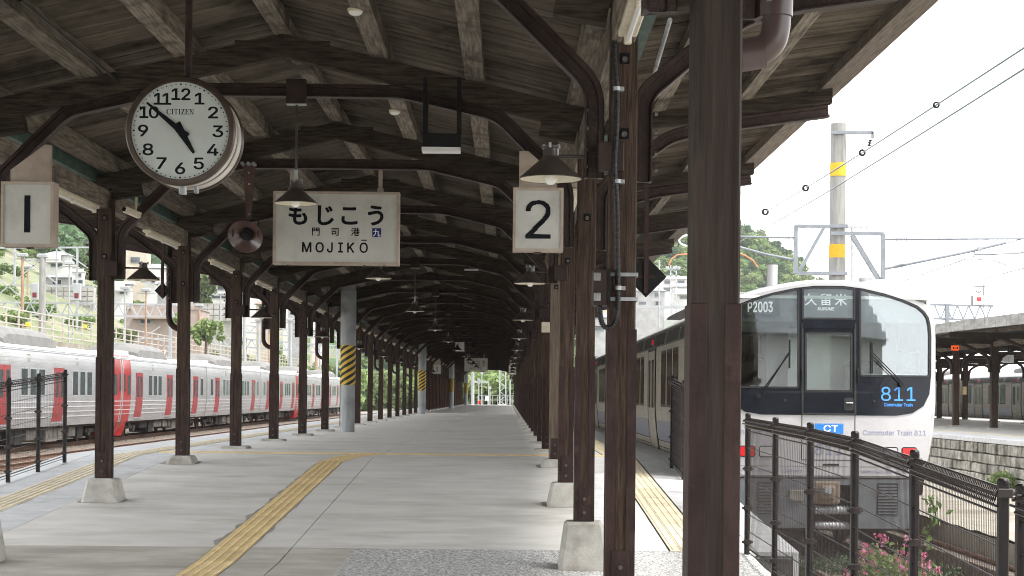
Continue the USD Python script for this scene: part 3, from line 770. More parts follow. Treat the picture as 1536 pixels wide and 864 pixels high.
y = Y0R
while y < Y1R:
    y1 = y + W * RNG.uniform(.85, 1.12)
    for kind, s in (('c', -1), ('c', 1), ('w', -1), ('w', 1)):
        if kind == 'c':
            near = 8.3 < y < 17.2
            u0, u1, zz = .002, 2.92, zboard
        else:
            near = s > 0 and 6.3 < y < 17.5
            u0, u1, zz = 2.86, 4.97, zwb
        split = RNG.uniform(.35, .65) if RNG.uniform() < .25 else None
        m = MB() if near else farb
        board(m, s, u0, u1, zz, y, y1)
        if near:
            can.part('ceiling_board', m, 'board')
    y = y1
can.part('ceiling_boarding', farb, 'board', kind='stuff')
cov = MB()
for s in (-1, 1):
    for (u0, u1, zz) in ((0, 2.98, zboard), (2.86, 5.03, zwb)):
        c = []
        for zo in (.034, .075):
            for u, yy in ((u0, Y0R - .05), (u1, Y0R - .05), (u1, Y1R + .05), (u0, Y1R + .05)):
                c.append((XC + s * u, yy, zz(u) + zo))
        cov.hexa(c)
can.part('roof_covering', cov, 'roof')
# small drain pipes ending in an elbow at every second post
for i, Y in enumerate(FR):
    if i < 3 or Y > 80 or (i % 2 == 0):
        continue
    for sx in (-1, 1):
        q = [(XC + sx * u, Y + .13, z) for u, z in fillet([(2.93, 3.38), (2.93, 1.93), (2.66, 1.84)], .14)]
        can.part('drain_pipe', MB().tube(q, .043, 12), 'pvc' if False else 'steel', smooth=50)
# drain pipe with its elbow, beside the foremost post
pl = chaikin([(1.035, 6.25, 3.42), (1.035, 6.25, 2.5), (1.035, 6.25, 2.38), (1.0, 6.25, 2.315), (.92, 6.25, 2.295), (.87, 6.25, 2.275), (.82, 6.25, 2.21), (.81, 6.25, 2.1), (.81, 6.25, -.5)], 3)
pipe = can.part('drain_pipe', MB().tube(pl, .056, 20), 'pvc', smooth=50)
m = MB().tube([(1.035, 6.25, 2.58), (1.035, 6.25, 2.44)], .0635, 20)
can.part('pipe_collar', m, 'pvc', pipe, smooth=50)
m = MB().tube([(.985, 6.25, 2.303), (.89, 6.25, 2.286)], .0635, 20)
can.part('pipe_collar', m, 'pvc', pipe, smooth=50)

# footings: separate cast blocks under every post
for i, Y in enumerate(FR):
    if Y < 5:
        continue
    for sx, X in ((-1, XL), (1, XR)):
        if sx < 0 and Y < 10:
            continue
        zb, zg = post_base(Y), zf(Y) - .02
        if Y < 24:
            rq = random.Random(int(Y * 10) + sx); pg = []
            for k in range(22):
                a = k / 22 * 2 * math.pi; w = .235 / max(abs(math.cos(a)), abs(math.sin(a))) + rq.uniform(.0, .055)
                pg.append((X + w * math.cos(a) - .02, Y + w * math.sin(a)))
            plat.part('floor_stain', MB().add([(x, y, zf(y) + .0022) for x, y in pg] + [(X, Y, zf(Y) + .0022)], [[k, (k + 1) % 22, 22] for k in range(22)]), 'mortar')  # darker irregular patch on the floor round each near footing
        hgt = zb - zg
        tw, bw = (.165, .165 + min(.06, .03 + hgt * .09)) if hgt > .12 else (.235, .25)
        pts = []
        r = .022
        for (w, z) in ((bw, zg), (tw + .004, zb - r), (tw - r * .8, zb)):
            for ax in (-1, 1):
                for ay in (-1, 1):
                    pts += [(X + ax * w, Y + ay * (w - .03), z), (X + ax * (w - .03), Y + ay * w, z)]
        hull = trimesh.convex.convex_hull(np.array(pts))
        row = 'right' if sx > 0 else 'left'
        if Y < 20:
            which = {9.675: 'concrete footing below the post that carries the black conduit', 14.175: 'tallest concrete footing of the right row, beside the speckled paving' if sx > 0 else 'concrete footing cut off by the left edge of the photo',
                     18.675: f'tapered concrete footing under the {"second" if sx > 0 else "first whole"} post of the {row} row', 5.49: 'concrete footing of the big foremost post'}[Y]
            single('concrete_footing', (np.array(hull.vertices), np.array(hull.faces)), 'block', which, 'footing', 'concrete footings under the canopy posts')
        else:
            single('concrete_footing', (np.array(hull.vertices), np.array(hull.faces)), 'block', f'low flat concrete footing, {ordinal(i - 3)} from the camera along the {row} row', 'footing', f'low concrete footings along the {row} row')


# ------------------------------------------------------------------ clock
def disc(r, n=64):
    return Point(0, 0).buffer(r, quad_segs=n // 4)


cx, cy, cz = P(279, 203, 9.66)
CY = 9.50                                                      # the dial's plane
ck = Thing('station_clock', 'round white station clock with black numerals hanging from a brown pole', 'clock', (cx, 9.66, cz))
R = .322


def ring(r0, r1, y0, y1):
    return MB().front(affinity.translate(disc(r1).difference(disc(r0)), cx, cz), y0, y1)


Ty = [[1, 0, 0, cx], [0, 0, 1, CY], [0, -1, 0, cz]]            # lathe axis along +Y
case = MB().lathe([(.0, .30), (R - .03, .30), (R - .006, .29), (R - .006, .185), (R - .02, .18), (R - .02, .135), (R - .006, .13), (R - .006, .03), (R - .02, .02)], 72, Ty)
ck.part('case', case, 'ivory', smooth=35)
band = MB().lathe([(R - .012, .135), (R - .012, .18)], 72, Ty)
ck.part('dark_band', band, 'ink', smooth=35)
for y in (CY - .012, CY + .285):
    rim = MB().lathe([(R - .033, 0.0), (R - .027, -.010), (R - .004, -.006), (R + .004, .006), (R + .004, .03), (R - .010, .034)], 72, [[1, 0, 0, cx], [0, 0, 1, y], [0, -1, 0, cz]])
    ck.part('rim', rim, 'bronze', smooth=40)
dial = ck.part('dial', MB().front(affinity.translate(disc(R - .026), cx, cz), CY - .001, CY + .012), 'clockface')
dots = MB()
for k in range(60):
    a = k * math.pi / 30
    dots.front(Point(cx + .277 * math.sin(a), cz + .277 * math.cos(a)).buffer(.0055 if k % 5 == 0 else .0035, quad_segs=4), CY - .0028, CY)
ck.part('minute_dots', dots, 'ink', dial, kind='stuff')
for k in range(1, 13):
    a = k * math.pi / 6
    m = MB()
    rr = .222 if k not in (10, 11, 12) else .218
    hgt = .066
    s = str(k)
    if len(s) == 2:
        for j, chx in enumerate(s):
            text(m, chx, hgt, cx + rr * math.sin(a) + (-.028 if j == 0 else .028) * (1.05 if k != 11 else .9), cz + rr * math.cos(a) - hgt / 2, CY, True, 1.2)
    else:
        text(m, s, hgt, cx + rr * math.sin(a), cz + rr * math.cos(a) - hgt / 2, CY, True, 1.32)
    ck.part('numeral', m, 'ink', dial)


def serif_word(word, x, z, hgt, y):
    """Thin serif capitals drawn as strokes."""
    t, th = .17, .06
    S = {'C': (.78, [Point(.42, .5).buffer(.5).difference(affinity.scale(Point(.46, .5).buffer(.5), .66, .9)).difference(sbox(.62, .26, 1, .74)), sbox(.68, .66, .74, .95)]),
         'I': (.36, [sbox(.10, 0, .26, 1), sbox(0, 0, .36, th), sbox(0, 1 - th, .36, 1)]),
         'T': (.74, [sbox(.29, 0, .45, 1), sbox(.18, 0, .56, th), sbox(0, 1 - th, .74, 1), sbox(0, .76, th, 1), sbox(.74 - th, .76, .74, 1)]),
         'Z': (.68, [sbox(0, 0, .68, th), sbox(0, 1 - th, .66, 1), Polygon([(0, 0), (.18, 0), (.66, 1), (.48, 1)]), sbox(.62, 0, .68, .24), sbox(0, .78, th, 1)]),
         'E': (.66, [sbox(.10, 0, .26, 1), sbox(0, 0, .62, th), sbox(0, 1 - th, .60, 1), sbox(.2, .48, .46, .48 + th), sbox(.56, 0, .62, .24), sbox(.54, .78, .60, 1), sbox(.42, .38, .46, .64)]),
         'N': (.84, [sbox(.12, 0, .18, 1), sbox(.66, 0, .72, 1), Polygon([(.10, 1), (.28, 1), (.74, 0), (.62, 0)]), sbox(0, 0, .30, th), sbox(0, 1 - th, .24, 1), sbox(.54, 1 - th, .84, 1)])}
    mb = MB(); w = sum(S[c][0] + .1 for c in word) - .1; u = -w / 2
    for c in word:
        g = ops.unary_union(S[c][1])
        mb.front(affinity.affine_transform(g, [hgt, 0, 0, hgt, x + u * hgt, z]), y - .002, y)
        u += S[c][0] + .1
    return mb


ck.part('maker_lettering', serif_word('CITIZEN', cx - .002, cz + .098, .032, CY), 'ink', dial)
for name, ang, ln, back, w in (('minute_hand', 309.5, .258, .055, .022), ('hour_hand', 148, .155, .05, .030)):
    a = math.radians(ang); d = np.array([math.sin(a), math.cos(a)]); s = np.array([d[1], -d[0]])
    yy = CY - (.012 if name == 'minute_hand' else .007)
    poly = Polygon([tuple(np.array([cx, cz]) + d * l + s * ww) for l, ww in ((-back, -w * .95), (ln, -w * .28), (ln, w * .28), (-back, w * .95))])
    ck.part(name, MB().front(poly, yy - .003, yy), 'ink')
m = MB().lathe([(0, -.018), (.016, -.018), (.018, 0)], 16, Ty); ck.part('hand_pivot', m, 'ink')
px = P(283, 60, 9.66)[0]
m = MB().tube([(px, 9.66, cz + R - .01), (px, 9.66, 3.60)], .0225, 16); ck.part('pole', m, 'steel', smooth=50)
m = MB().lathe([(0, 3.50), (.06, 3.50), (.06, 3.56), (0, 3.56)], 20, [[1, 0, 0, px], [0, 1, 0, 9.66], [0, 0, 1, 0]]); ck.part('pole_flange', m, 'steel')
m = MB().cbox((cx - .02, CY + .06, cz - R - .045), (cx + .02, CY + .11, cz - R + .01), .004); ck.part('latch', m, 'galv')
m = MB().cbox((cx + .05, CY + .16, cz - R - .025), (cx + .075, CY + .2, cz - R + .02), .004); ck.part('latch', m, 'galv')


# ------------------------------------------------------------------ signs
def sign_box(th, x0, x1, z0, z1, yf, depth, frame=.035):
    """A lit-box sign, its face at yf: frame, face and back."""
    fr = MB().front(sbox(x0, z0, x1, z1).difference(sbox(x0 + frame, z0 + frame, x1 - frame, z1 - frame)), yf - .012, yf + depth)
    th.part('sign_frame', fr, 'signframe')
    return th.part('sign_face', MB().box((x0 + frame - .004, yf, z0 + frame - .004), (x1 - frame + .004, yf + depth - .006, z1 - frame + .004)), 'signface')


def platform_number(num, x0, x1, z0, z1, Y, label, left):
    t = Thing('platform_number_sign', label, 'sign', ((x0 + x1) / 2, Y, z0))
    yf = Y - .09
    face = sign_box(t, x0, x1, z0, z1, yf, .16, .024)
    m = MB(); c = (x0 + x1) / 2
    if num == '2':
        text(m, '2', .335, c, (z0 + z1) / 2 - .1675, yf - .001, False, 1.05, .003)
    else:
        m.front(sbox(c - .026, (z0 + z1) / 2 - .16, c + .026, (z0 + z1) / 2 + .165), yf - .004, yf)
    t.part('numeral', m, 'ink', face)
    # hanging plate cut along the sloping tie rail
    if left:
        pl = Polygon([(x0 + .06, z1), (x1 - .05, z1), (x1 - .05, z1 + .335), (x1 - .10, z1 + .335), (x0 + .06, z1 + .11)])
    else:
        pl = Polygon([(x0 + .05, z1), (x1 - .06, z1), (x1 - .06, z1 + .11), (x0 + .13, z1 + .33), (x0 + .05, z1 + .33)])
    t.part('hanging_plate', MB().front(pl, Y - .03, Y + .03), 'signframe')
    m = MB().box((c - .03, Y - .02, z0 - .012), (c + .03, Y + .02, z0 - .001)); t.part('latch', m, 'bronze')
    return t


NB = 14.10
a, b = P(6, 371, NB), P(85, 275, NB)
s1 = platform_number('1', a[0], b[0], a[2], b[2], NB, 'near platform sign with the numeral 1 hanging at the left', True)
a, b = P(769, 378, NB), P(845, 284, NB)
s2 = platform_number('2', a[0], b[0], a[2], b[2], NB, 'near platform sign with the numeral 2 behind the right lamp', False)
NY = 18.60
a, b = P(411, 397, NY), P(600, 290, NY)
x0, x1, z0, z1 = a[0], b[0], a[2], b[2]
ns = Thing('station_name_sign', 'near white station name sign reading Mojiko in hiragana, kanji and letters', 'sign', ((x0 + x1) / 2, NY, z0))
yf = NY - .10
face = sign_box(ns, x0, x1, z0, z1, yf, .18, .03)
SX = (x1 - x0) / 190.0


def at(px, py):       # a spot on the sign's face, from its left top corner in 190 x 107 units
    return x0 + px * SX, z1 - py * SX


for ch, px in zip('もじこう', (37.5, 77, 114.5, 154.5)):
    gx, gz = at(px - 16.5, 48)
    ns.part('hiragana', MB().front(glyph(ch, 34 * SX, gx, gz, 6.0), yf - .003, yf), 'ink', face)
for ch, px in zip('門司港', (64.5, 93.5, 124)):
    gx, gz = at(px - 6.8, 65.5)
    ns.part('kanji', MB().front(glyph(ch, 13.6 * SX, gx, gz, 2.8), yf - .003, yf), 'ink', face)
gx, gz = at(149.5, 68); hx, hz = at(163, 54.5)
ns.part('blue_square', MB().front(sbox(gx, gz, hx, hz), yf - .003, yf), 'navy', face)
gx, gz = at(150.3, 66)
ns.part('kanji', MB().front(glyph('九', 12 * SX, gx, gz, 1.5), yf - .005, yf - .003), 'whiteink', face)
for ch, px in zip('MOJIKO', (51, 70.5, 86, 102, 117.5, 137)):
    gx, gz = at(px, 91.5)
    ns.part('letter', text(MB(), ch, 14.5 * SX, gx, gz, yf, True, .92, .003), 'ink', face)
gx, gz = at(133, 73.8); hx, hz = at(141.5, 72.2)
ns.part('macron', MB().front(sbox(gx, gz, hx, hz), yf - .003, yf), 'ink', face)
hx = P(571, 250, NY)[0]
for xx in (hx, 2 * XC - hx):
    ns.part('hanger', MB().box((xx - .022, NY - .02, z1 - .002), (xx + .022, NY + .03, 3.56)), 'signframe')
    ns.part('hanger_foot', MB().box((xx - .036, NY - .04, z1), (xx + .036, NY + .05, z1 + .05)), 'signframe')
for xx in (x0 + .17, x1 - .17, x1 - .40):
    ns.part('latch', MB().box((xx - .015, NY - .05, z0 - .014), (xx + .015, NY, z0 - .001)), 'bronze')
# the second set of signs far down the platform
s1.copy((s1.loc[0], 95.1, s1.loc[2]), 'far platform sign at the left, beside the striped poles deep in the tunnel')
s2.copy((s2.loc[0], 95.1, s2.loc[2]), 'far platform sign at the right, behind the file of lamps deep in the tunnel')
ns.copy((ns.loc[0], 99.6, ns.loc[2]), 'far station name sign above the bright tunnel end')


# ------------------------------------------------------------------ lamps
def shade_parts(t, x, y, zrim, r=.186):
    T = [[1, 0, 0, x], [0, 1, 0, y], [0, 0, 1, zrim]]
    sh = t.part('lamp_shade', MB().lathe([(r, .0), (r + .004, .004), (r, .012), (.055, .128), (.048, .14), (.046, .185), (.056, .19), (.056, .198), (.03, .204), (0, .206)], 40, T), 'shade', smooth=30)
    t.part('reflector', MB().lathe([(r - .002, .0015), (r * .6, .055), (.04, .115), (0, .12)], 40, T), 'shadein', sh, smooth=40)
    t.part('bulb', MB().lathe([(0, -.034), (.02, -.030), (.037, -.012), (.042, .008), (.034, .034), (.022, .055), (.02, .10)], 20, T), 'bulb', smooth=True)
    m = MB()
    for a in (0.4, 2.5, 4.6):
        m.box((x + .052 * math.cos(a) - .008, y + .052 * math.sin(a) - .008, zrim + .186), (x + .052 * math.cos(a) + .008, y + .052 * math.sin(a) + .008, zrim + .215))
    t.part('clamp_screw', m, 'galv')


def bracket_lamp(sx, Y, label, group=None):
    X = XR if sx > 0 else XL
    arm = .435
    lx = X - sx * arm
    t = Thing('bracket_lamp', label, 'lamp', (X, Y, 2.25), group)
    yl = Y
    shade_parts(t, lx, yl, 2.262)
    inner = X - sx * .155
    t.part('junction_box', MB().cbox((min(inner, inner + sx * .155), Y - .125, 2.30), (max(inner, inner + sx * .155), Y + .06, 2.475), .006), 'boxbrown')
    t.part('arm', MB().tube([(inner, yl, 2.402), (lx + sx * .04, yl, 2.402)], .011, 10), 'shade', smooth=50)
    return t


def pendant(Y, label, group=None):
    t = Thing('pendant_lamp', label, 'lamp', (XC + .22, Y, 3.5), group)
    x = XC + .155 if Y < 15 else XC + .2
    x = P(444, 290, 14.1)[0]
    yy = Y - .09
    zr_ = P(444, 306, 14.1)[2]
    shade_parts(t, x, yy, zr_)
    t.part('rod', MB().tube([(x, yy, zr_ + .20), (x, yy, 3.54)], .011, 10), 'shade', smooth=50)
    t.part('rod_clamp', MB().cbox((x - .016, yy - .016, zr_ + .21), (x + .016, yy + .016, zr_ + .30), .004), 'galv')
    t.part('junction_box', MB().cbox((x - .088, yy - .05, 3.50), (x + .088, yy + .035, 3.715), .006), 'boxbrown')
    t.part('box_foot', MB().box((x - .085, yy - .045, 3.492), (x + .085, yy + .03, 3.50)), 'galv')
    return t


L0 = bracket_lamp(1, 9.675, 'large nearest bracket lamp in front of the numeral 2 sign')
L1 = bracket_lamp(-1, 18.675, 'nearest bracket lamp on the left post row beside a junction box')
for k in range(1, 14):
    y = 9.675 + 9 * k
    L0.copy((XR, y, 2.25), {1: 'second bracket lamp along the right post row, below the numeral 2 sign', 2: 'third bracket lamp along the right post row, beside a cream box'}.get(k) or f'small bracket lamp, {ordinal(k + 1)} from the camera along the right post row')
for k in range(1, 9):
    y = 18.675 + 9 * k
    L1.copy((XL, y, 2.25), {1: 'second bracket lamp along the left post row', 2: 'third bracket lamp along the left post row, near the grey pole'}.get(k) or f'small bracket lamp, {ordinal(k + 1)} from the camera along the left post row')
P0 = pendant(14.175, 'nearest pendant lamp hanging in front of the station name sign')
for k in range(1, 12):
    y = 14.175 + 9 * k
    P0.copy((P0.loc[0], y, P0.loc[2]), {1: 'second pendant lamp just below the station name sign', 2: 'third pendant lamp along the canopy centre'}.get(k) or f'small pendant lamp, {ordinal(k + 1)} from the camera along the canopy centre')
for p in stage.GetPrimAtPath('/World').GetChildren():
    lab = p.GetCustomData().get('label', '')
    if ' lamp, ' in lab and lab.startswith('small '):
        p.SetCustomDataByKey('group', lab[6:].split(' lamp, ')[0] + ' lamps ' + lab[lab.index('along'):])


# fluorescent battens on the post beams
def batten(s, y0, label, group=None, ln=1.9):
    X = XC + s * HALF
    t = Thing('fluorescent_batten', label, 'light', (X, y0, 3.07), group)
    t.part('batten_body', MB().cbox((X - .055, y0, 3.03), (X + .055, y0 + ln, 3.072), .008), 'tubefit')
    t.part('tube', MB().tube([(X, y0 + .05, 3.005), (X, y0 + ln - .05, 3.005)], .0165, 12), 'tube', smooth=50)
    for yy in (y0 + .02, y0 + ln - .06, y0 + ln * .5):
        t.part('lamp_holder', MB().cbox((X - .022, yy, 2.982), (X + .022, yy + .04, 3.032), .006), 'tubefit')
    return t


b0 = batten(1, 7.35, 'fluorescent batten high beside the dark foremost post')
for k, y in enumerate(FR[3:21]):
    b0.copy((XC - HALF, y + 2.1, 3.07), ['fluorescent batten beside the numeral 1 sign', 'fluorescent batten behind the white camera on the left row'][k] if k < 2 else f'fluorescent batten, {ordinal(k + 1)} from the camera under the left post beam')
    b0.copy((XC + HALF, y + 2.1, 3.07), f'fluorescent batten, {ordinal(k + 2)} from the camera under the right post beam')
for p in stage.GetPrimAtPath('/World').GetChildren():
    lab = p.GetCustomData().get('label', '')
    if lab.startswith('fluorescent batten, '):
        p.SetCustomDataByKey('group', 'fluorescent battens ' + lab[lab.index('under'):])

# round sensors on the purlins
for px, py, Y, lab in ((222, 26, 12.0, 'round white sensor high above the clock'), (533, 35, 12.4, 'round white sensor on a roof timber right of the clock'), (592, 176, 16.8, 'round white sensor beyond the curved tie, left of the black display')):
    c = P(px, py, Y); u = c[0] - XC
    zt = zr(u) + .197
    t = Thing('ceiling_sensor', lab, 'sensor', (c[0], Y, zt))
    t.part('sensor_base', MB().lathe([(0, -.022), (.058, -.022), (.064, 0)], 24, [[1, 0, 0, c[0]], [0, 1, 0, Y], [0, 0, 1, zt]]), 'tubefit', smooth=40)
    t.part('sensor_head', MB().lathe([(0, -.05), (.03, -.048), (.05, -.036), (.055, -.022)], 24, [[1, 0, 0, c[0]], [0, 1, 0, Y], [0, 0, 1, zt]]), 'bulb', smooth=40)


# hanging black display boxes
def display(px0, px1, pyt, pyb, ptop, Y, label):
    a, b = P(px0, pyb, Y), P(px1, pyt, Y); zt = P(px0, ptop, Y)[2]
    t = Thing('hanging_display', label, 'display', ((a[0] + b[0]) / 2, Y, a[2]))
    d = .20
    t.part('display_box', MB().cbox((a[0], Y - d / 2, a[2] + .02), (b[0], Y + d / 2, b[2]), .005), 'black')
    t.part('display_base', MB().box((a[0] - .004, Y - d / 2 + .01, a[2] - .012), (b[0] - .006, Y + d / 2 - .01, a[2] + .02)), 'white')
    for x in (a[0] + .022, b[0] - .02):
        for yy in (Y - .06, Y + .1):
            t.part('hanging_bar', MB().box((x - .018, yy - .018, b[2] - .002), (x + .018, yy + .018, zt if yy < Y else zt - .1)), 'black')
    return t


display(634, 692, 203, 226, 118, 13.95, 'black hanging display box with pale underside under the tie rail')
display(697, 718, 385, 405, 352, 36.5, 'small far black hanging display box right of the name sign')
c = P(690, 520, 77.0)
t = Thing('hanging_light_box', 'white square light box hanging far down the canopy', 'sign', tuple(c))
t.part('box_face', MB().cbox((c[0] - .22, 76.9, c[2] - .22), (c[0] + .22, 77.1, c[2] + .22), .01), 'white')
t.part('hanger', MB().box((c[0] - .02, 76.98, c[2] + .22), (c[0] + .02, 77.02, 3.6)), 'black')

# loudspeaker: a brown horn on a flat bracket
c = P(369, 353, 18.4)
t = Thing('loudspeaker', 'brown round horn loudspeaker hanging left of the station name sign', 'loudspeaker', (c[0], 18.675, c[2]))
ax = np.array([-.05, -.86, -.52]); ax /= np.linalg.norm(ax)
sx_ = np.cross(ax, [0, 0, 1]); sx_ /= np.linalg.norm(sx_); up_ = np.cross(sx_, ax)
T = np.stack([sx_, up_, ax], 1); T = np.hstack([T, c[:, None]])
t.part('horn', MB().lathe([(.06, -.20), (.062, -.10), (.09, -.06), (.15, -.02), (.198, .03), (.203, .036), (.198, .038), (.15, -.008), (.09, -.045), (.05, -.07), (0, -.075)], 40, T), 'speaker', smooth=50)
t.part('horn_centre', MB().lathe([(.07, -.06), (.074, -.02), (.06, -.005), (.045, -.012), (.04, .006), (.018, .012), (0, .012)], 28, T), 'black', smooth=40)
for s in (-1, 1):
    t.part('yoke', MB().bar(c + np.array([s * .145, -.04, -.02]), c + np.array([s * .14, 0, .20]), .012, .022), 'steel')
t.part('yoke_top', MB().bar(c + np.array([-.145, 0, .20]), c + np.array([.145, 0, .20]), .022, .012), 'steel')
zt = 3.60
pl = Polygon([(c[0] - .025, c[2] + .2), (c[0] + .03, c[2] + .2), (c[0] + .075, zt - .04), (c[0] + .06, zt), (c[0] - .06, zt), (c[0] - .065, zt - .06)])
t.part('hanging_plate', MB().front(pl, 18.56, 18.572), 'speaker')
m = MB()
for k in (-.07, 0, .06):
    m.tube([(c[0] + k, 18.50, zt + .01), (c[0] + k, 18.63, zt + .01)], .022, 10)
t.part('clamp', m, 'galv')
m = MB()
for dx, dz in ((0, zt - .09), (.005, zt - .22), (.01, c[2] + .26)):
    bolt(m, c[0] + dx, 18.56, dz, .012)
t.part('bolt', m, 'galv')

# small white camera on the left post beam
c = P(196, 318, 18.3)
t = Thing('security_camera', 'small white security camera on the first whole left post', 'camera', tuple(c))
t.part('camera_body', MB().bar(c + np.array([-.06, -.03, .025]), c + np.array([.08, .10, -.03]), .065, .065), 'tubefit')
t.part('camera_lens', MB().tube([c + np.array([-.06, -.03, .025]), c + np.array([-.075, -.045, .031])], .024, 16), 'ink')
t.part('camera_arm', MB().bar(c + np.array([.04, .06, -.02]), c + np.array([.04, .1, .18]), .025, .025), 'tubefit')

# diamond boards
for px, py, Y, s, lab in ((969, 415, 14.3, .185, 'black diamond board hanging beside the conduit post'), (244, 436, 22.9, .118, 'black diamond board hanging between the first two left posts'), (148, 408, 18.9, .13, 'black diamond board half hidden behind the first whole left post')):
    c = P(px, py, Y)
    t = Thing('diamond_board', lab, 'sign', tuple(c))
    t.part('diamond_plate', MB().front(Polygon([(c[0] - s, c[2]), (c[0], c[2] - s), (c[0] + s, c[2]), (c[0], c[2] + s)]), Y, Y + .012), 'black')
    top = 3.34 if c[0] > 0 else 3.2
    t.part('hanging_strap', MB().box((c[0] - .02, Y - .03, c[2] - s * .8), (c[0] + .018, Y - .002, top)), 'steel')
    t.part('cross_strap', MB().box((c[0] - s * .5, Y - .008, c[2] - .012), (c[0] + s * .5, Y - .001, c[2] + .012)), 'steel')

# the ribbed black conduit down the second right post, its clamps and its box
yc = 9.675 - PW / 2 - .045


def cp(px, py):
    p = P(px, py, yc); return p


pts = [cp(923, -40), cp(922, 30), cp(921, 90), cp(926, 130), cp(925, 200), cp(921, 250), cp(926, 300), cp(926, 380), cp(927, 440), cp(926, 470), cp(921, 487), cp(911, 493), cp(903, 487), cp(900, 472), cp(899, 455)]
fine = chaikin(pts, 3)
seg = np.concatenate([[0], np.cumsum(np.linalg.norm(np.diff(fine, axis=0), axis=1))])
tt = np.arange(0, seg[-1], .0035)
fine = np.stack([np.interp(tt, seg, fine[:, k]) for k in range(3)], 1)
rad = np.where((np.arange(len(fine)) // 2) % 2 == 0, .0175, .0145)
cd = Thing('flexible_conduit', 'black ribbed conduit running down the second right post into a box', 'conduit', tuple(pts[-1]))
cd.part('ribbed_tube', MB().tube(fine, rad, 12), 'conduit')
for px, py in ((925, 133), (926, 272), (927, 432)):
    c = cp(px, py)
    m = MB().tube([c + np.array([0, 0, -.012]), c + np.array([0, 0, .012])], .021, 14); m.box((c[0] - .012, c[1], c[2] - .012), (c[0] + .045, c[1] + .045, c[2] + .012))
    cd.part('clamp', m, 'galv')
a, b = P(889, 458, yc), P(914, 405, yc)
t = Thing('hinged_box', 'dark brown hinged electrical box strapped to the second right post', 'box', (a[0], 9.675, a[2]))
t.part('box_body', MB().cbox((a[0], yc - .05, a[2]), (b[0], yc + .14, b[2]), .005), 'boxbrown')
t.part('box_lid_edge', MB().box((b[0] - .012, yc - .056, a[2] - .004), (b[0] + .004, yc + .145, b[2] + .004)), 'black')
for py in (416, 446):
    c = P(893, py, yc)
    t.part('hinge', MB().cbox((c[0] - .012, yc - .062, c[2] - .024), (c[0] + .028, yc - .05, c[2] + .024), .003), 'galv')
for py in (411, 448):
    z = P(930, py, yc)[2]
    m = MB()
    h = PW / 2 + .011
    m.front(sbox(XR - h, z - .011, XR + h, z + .011).difference(sbox(0, 0, .001, .001)), 9.675 - h - .003, 9.675 - h)
    m.box((XR + h - .003, 9.675 - h, z - .011), (XR + h, 9.675 + h, z + .011)); m.box((XR - h, 9.675 - h, z - .011), (XR - h + .003, 9.675 + h, z + .011))
    t.part('steel_strap', m, 'galv')
# small cream boxes further down the right row
for px, py, Y, lab in ((818.5, 491, 27.5, 'small cream box on the right post row near the lamps'), (789.5, 548, 68, 'tiny cream box far along the right post row')):
    c = P(px, py, Y)
    t = Thing('cream_box', lab, 'box', tuple(c))
    t.part('box_body', MB().cbox((c[0] - .07, Y - .06, c[2] - .09), (c[0] + .07, Y + .05, c[2] + .09), .008), 'tubefit')
    t.part('box_lid', MB().cbox((c[0] - .062, Y - .068, c[2] - .08), (c[0] + .062, Y - .058, c[2] + .08), .006), 'tubefit')
# cables under the roof
for px0, py0, Ya, px1, py1, Yb, lab in ((1005, 30, 8.6, 962, 175, 12.9, 'grey cable pipe along a roof timber right of the conduit post'), (30, 0, 11.4, 178, 122, 14.0, 'black cable pipe beside the roof timber at the upper left')):
    a, b = P(px0, py0, Ya), P(px1, py1, Yb)
    single('cable_pipe', MB().tube([a, a * .5 + b * .5 + np.array([0, 0, -.004]), b], .013, 10), 'galv' if px0 > 900 else 'conduit', lab, 'pipe', smooth=50)

# round grey poles with hazard stripes that rise through the canopy
for px, Y, lab in ((521.5, 40.7, 'nearest grey round pole with yellow and black stripes'), (633, 81, 'second grey round pole with hazard stripes down the platform'), (677, 118, 'third grey round pole with hazard stripes down the platform'), (699, 160, 'farthest grey round pole with hazard stripes near the tunnel end')):
    x = P(px, 600, Y)[0]
    r = .185
    t = Thing('striped_pole', lab, 'pole', (x, Y, 0))
    T = [[1, 0, 0, x], [0, 1, 0, Y], [0, 0, 1, 0]]
    t.part('pole', MB().lathe([(r, -.02), (r, 4.6)], 36, T), 'polegrey', smooth=50)
    t.part('pole_seam', MB().box((x - .006, Y - r - .004, 0), (x + .006, Y - r + .01, 1.18)), 'polegrey')
    t.part('upper_sleeve', MB().lathe([(r + .002, 2.2), (r + .012, 2.21), (r + .012, 3.6), (r, 3.61)], 36, T), 'polegrey', smooth=50)
    sl = t.part('hazard_sleeve', MB().lathe([(r, 1.19), (r + .008, 1.19), (r + .008, 2.2), (r, 2.2)], 36, T), 'yellow', smooth=50)
    for k in range(9):
        m = MB(); n = 24; V = []; F = []
        zb0 = 1.02 + k * .165
        for q in range(n + 1):
            ang = -math.pi + math.pi * q / n
            zz = zb0 + (q / n - .5) * .36 - .02
            for dz in (0, .082):
                V.append((x + (r + .0105) * math.cos(ang), Y + (r + .0105) * math.sin(ang), min(2.196, max(1.194, zz + dz))))
        for q in range(n):
            F.append([2 * q, 2 * q + 2, 2 * q + 3, 2 * q + 1])
        v, f = np.array(V), np.array(F)
        keep = [row for row in F if np.ptp(v[row, 2]) > .004]
        if keep:
            m.add(v, keep); t.part('black_stripe', m, 'stripeblack', sl)


# ------------------------------------------------------------------ trains
PROF_A = PROF = [(-.35, 1.34), (-.1, 1.375), (.3, 1.44), (.75, 1.475), (1.8, 1.475), (2.2, 1.452), (2.43, 1.40)]

PROF_B = [(-.35, 1.34), (-.1, 1.375), (.3, 1.44), (.75, 1.475), (1.8, 1.475), (2.0, 1.462), (2.12, 1.435), (2.24, 1.365)]


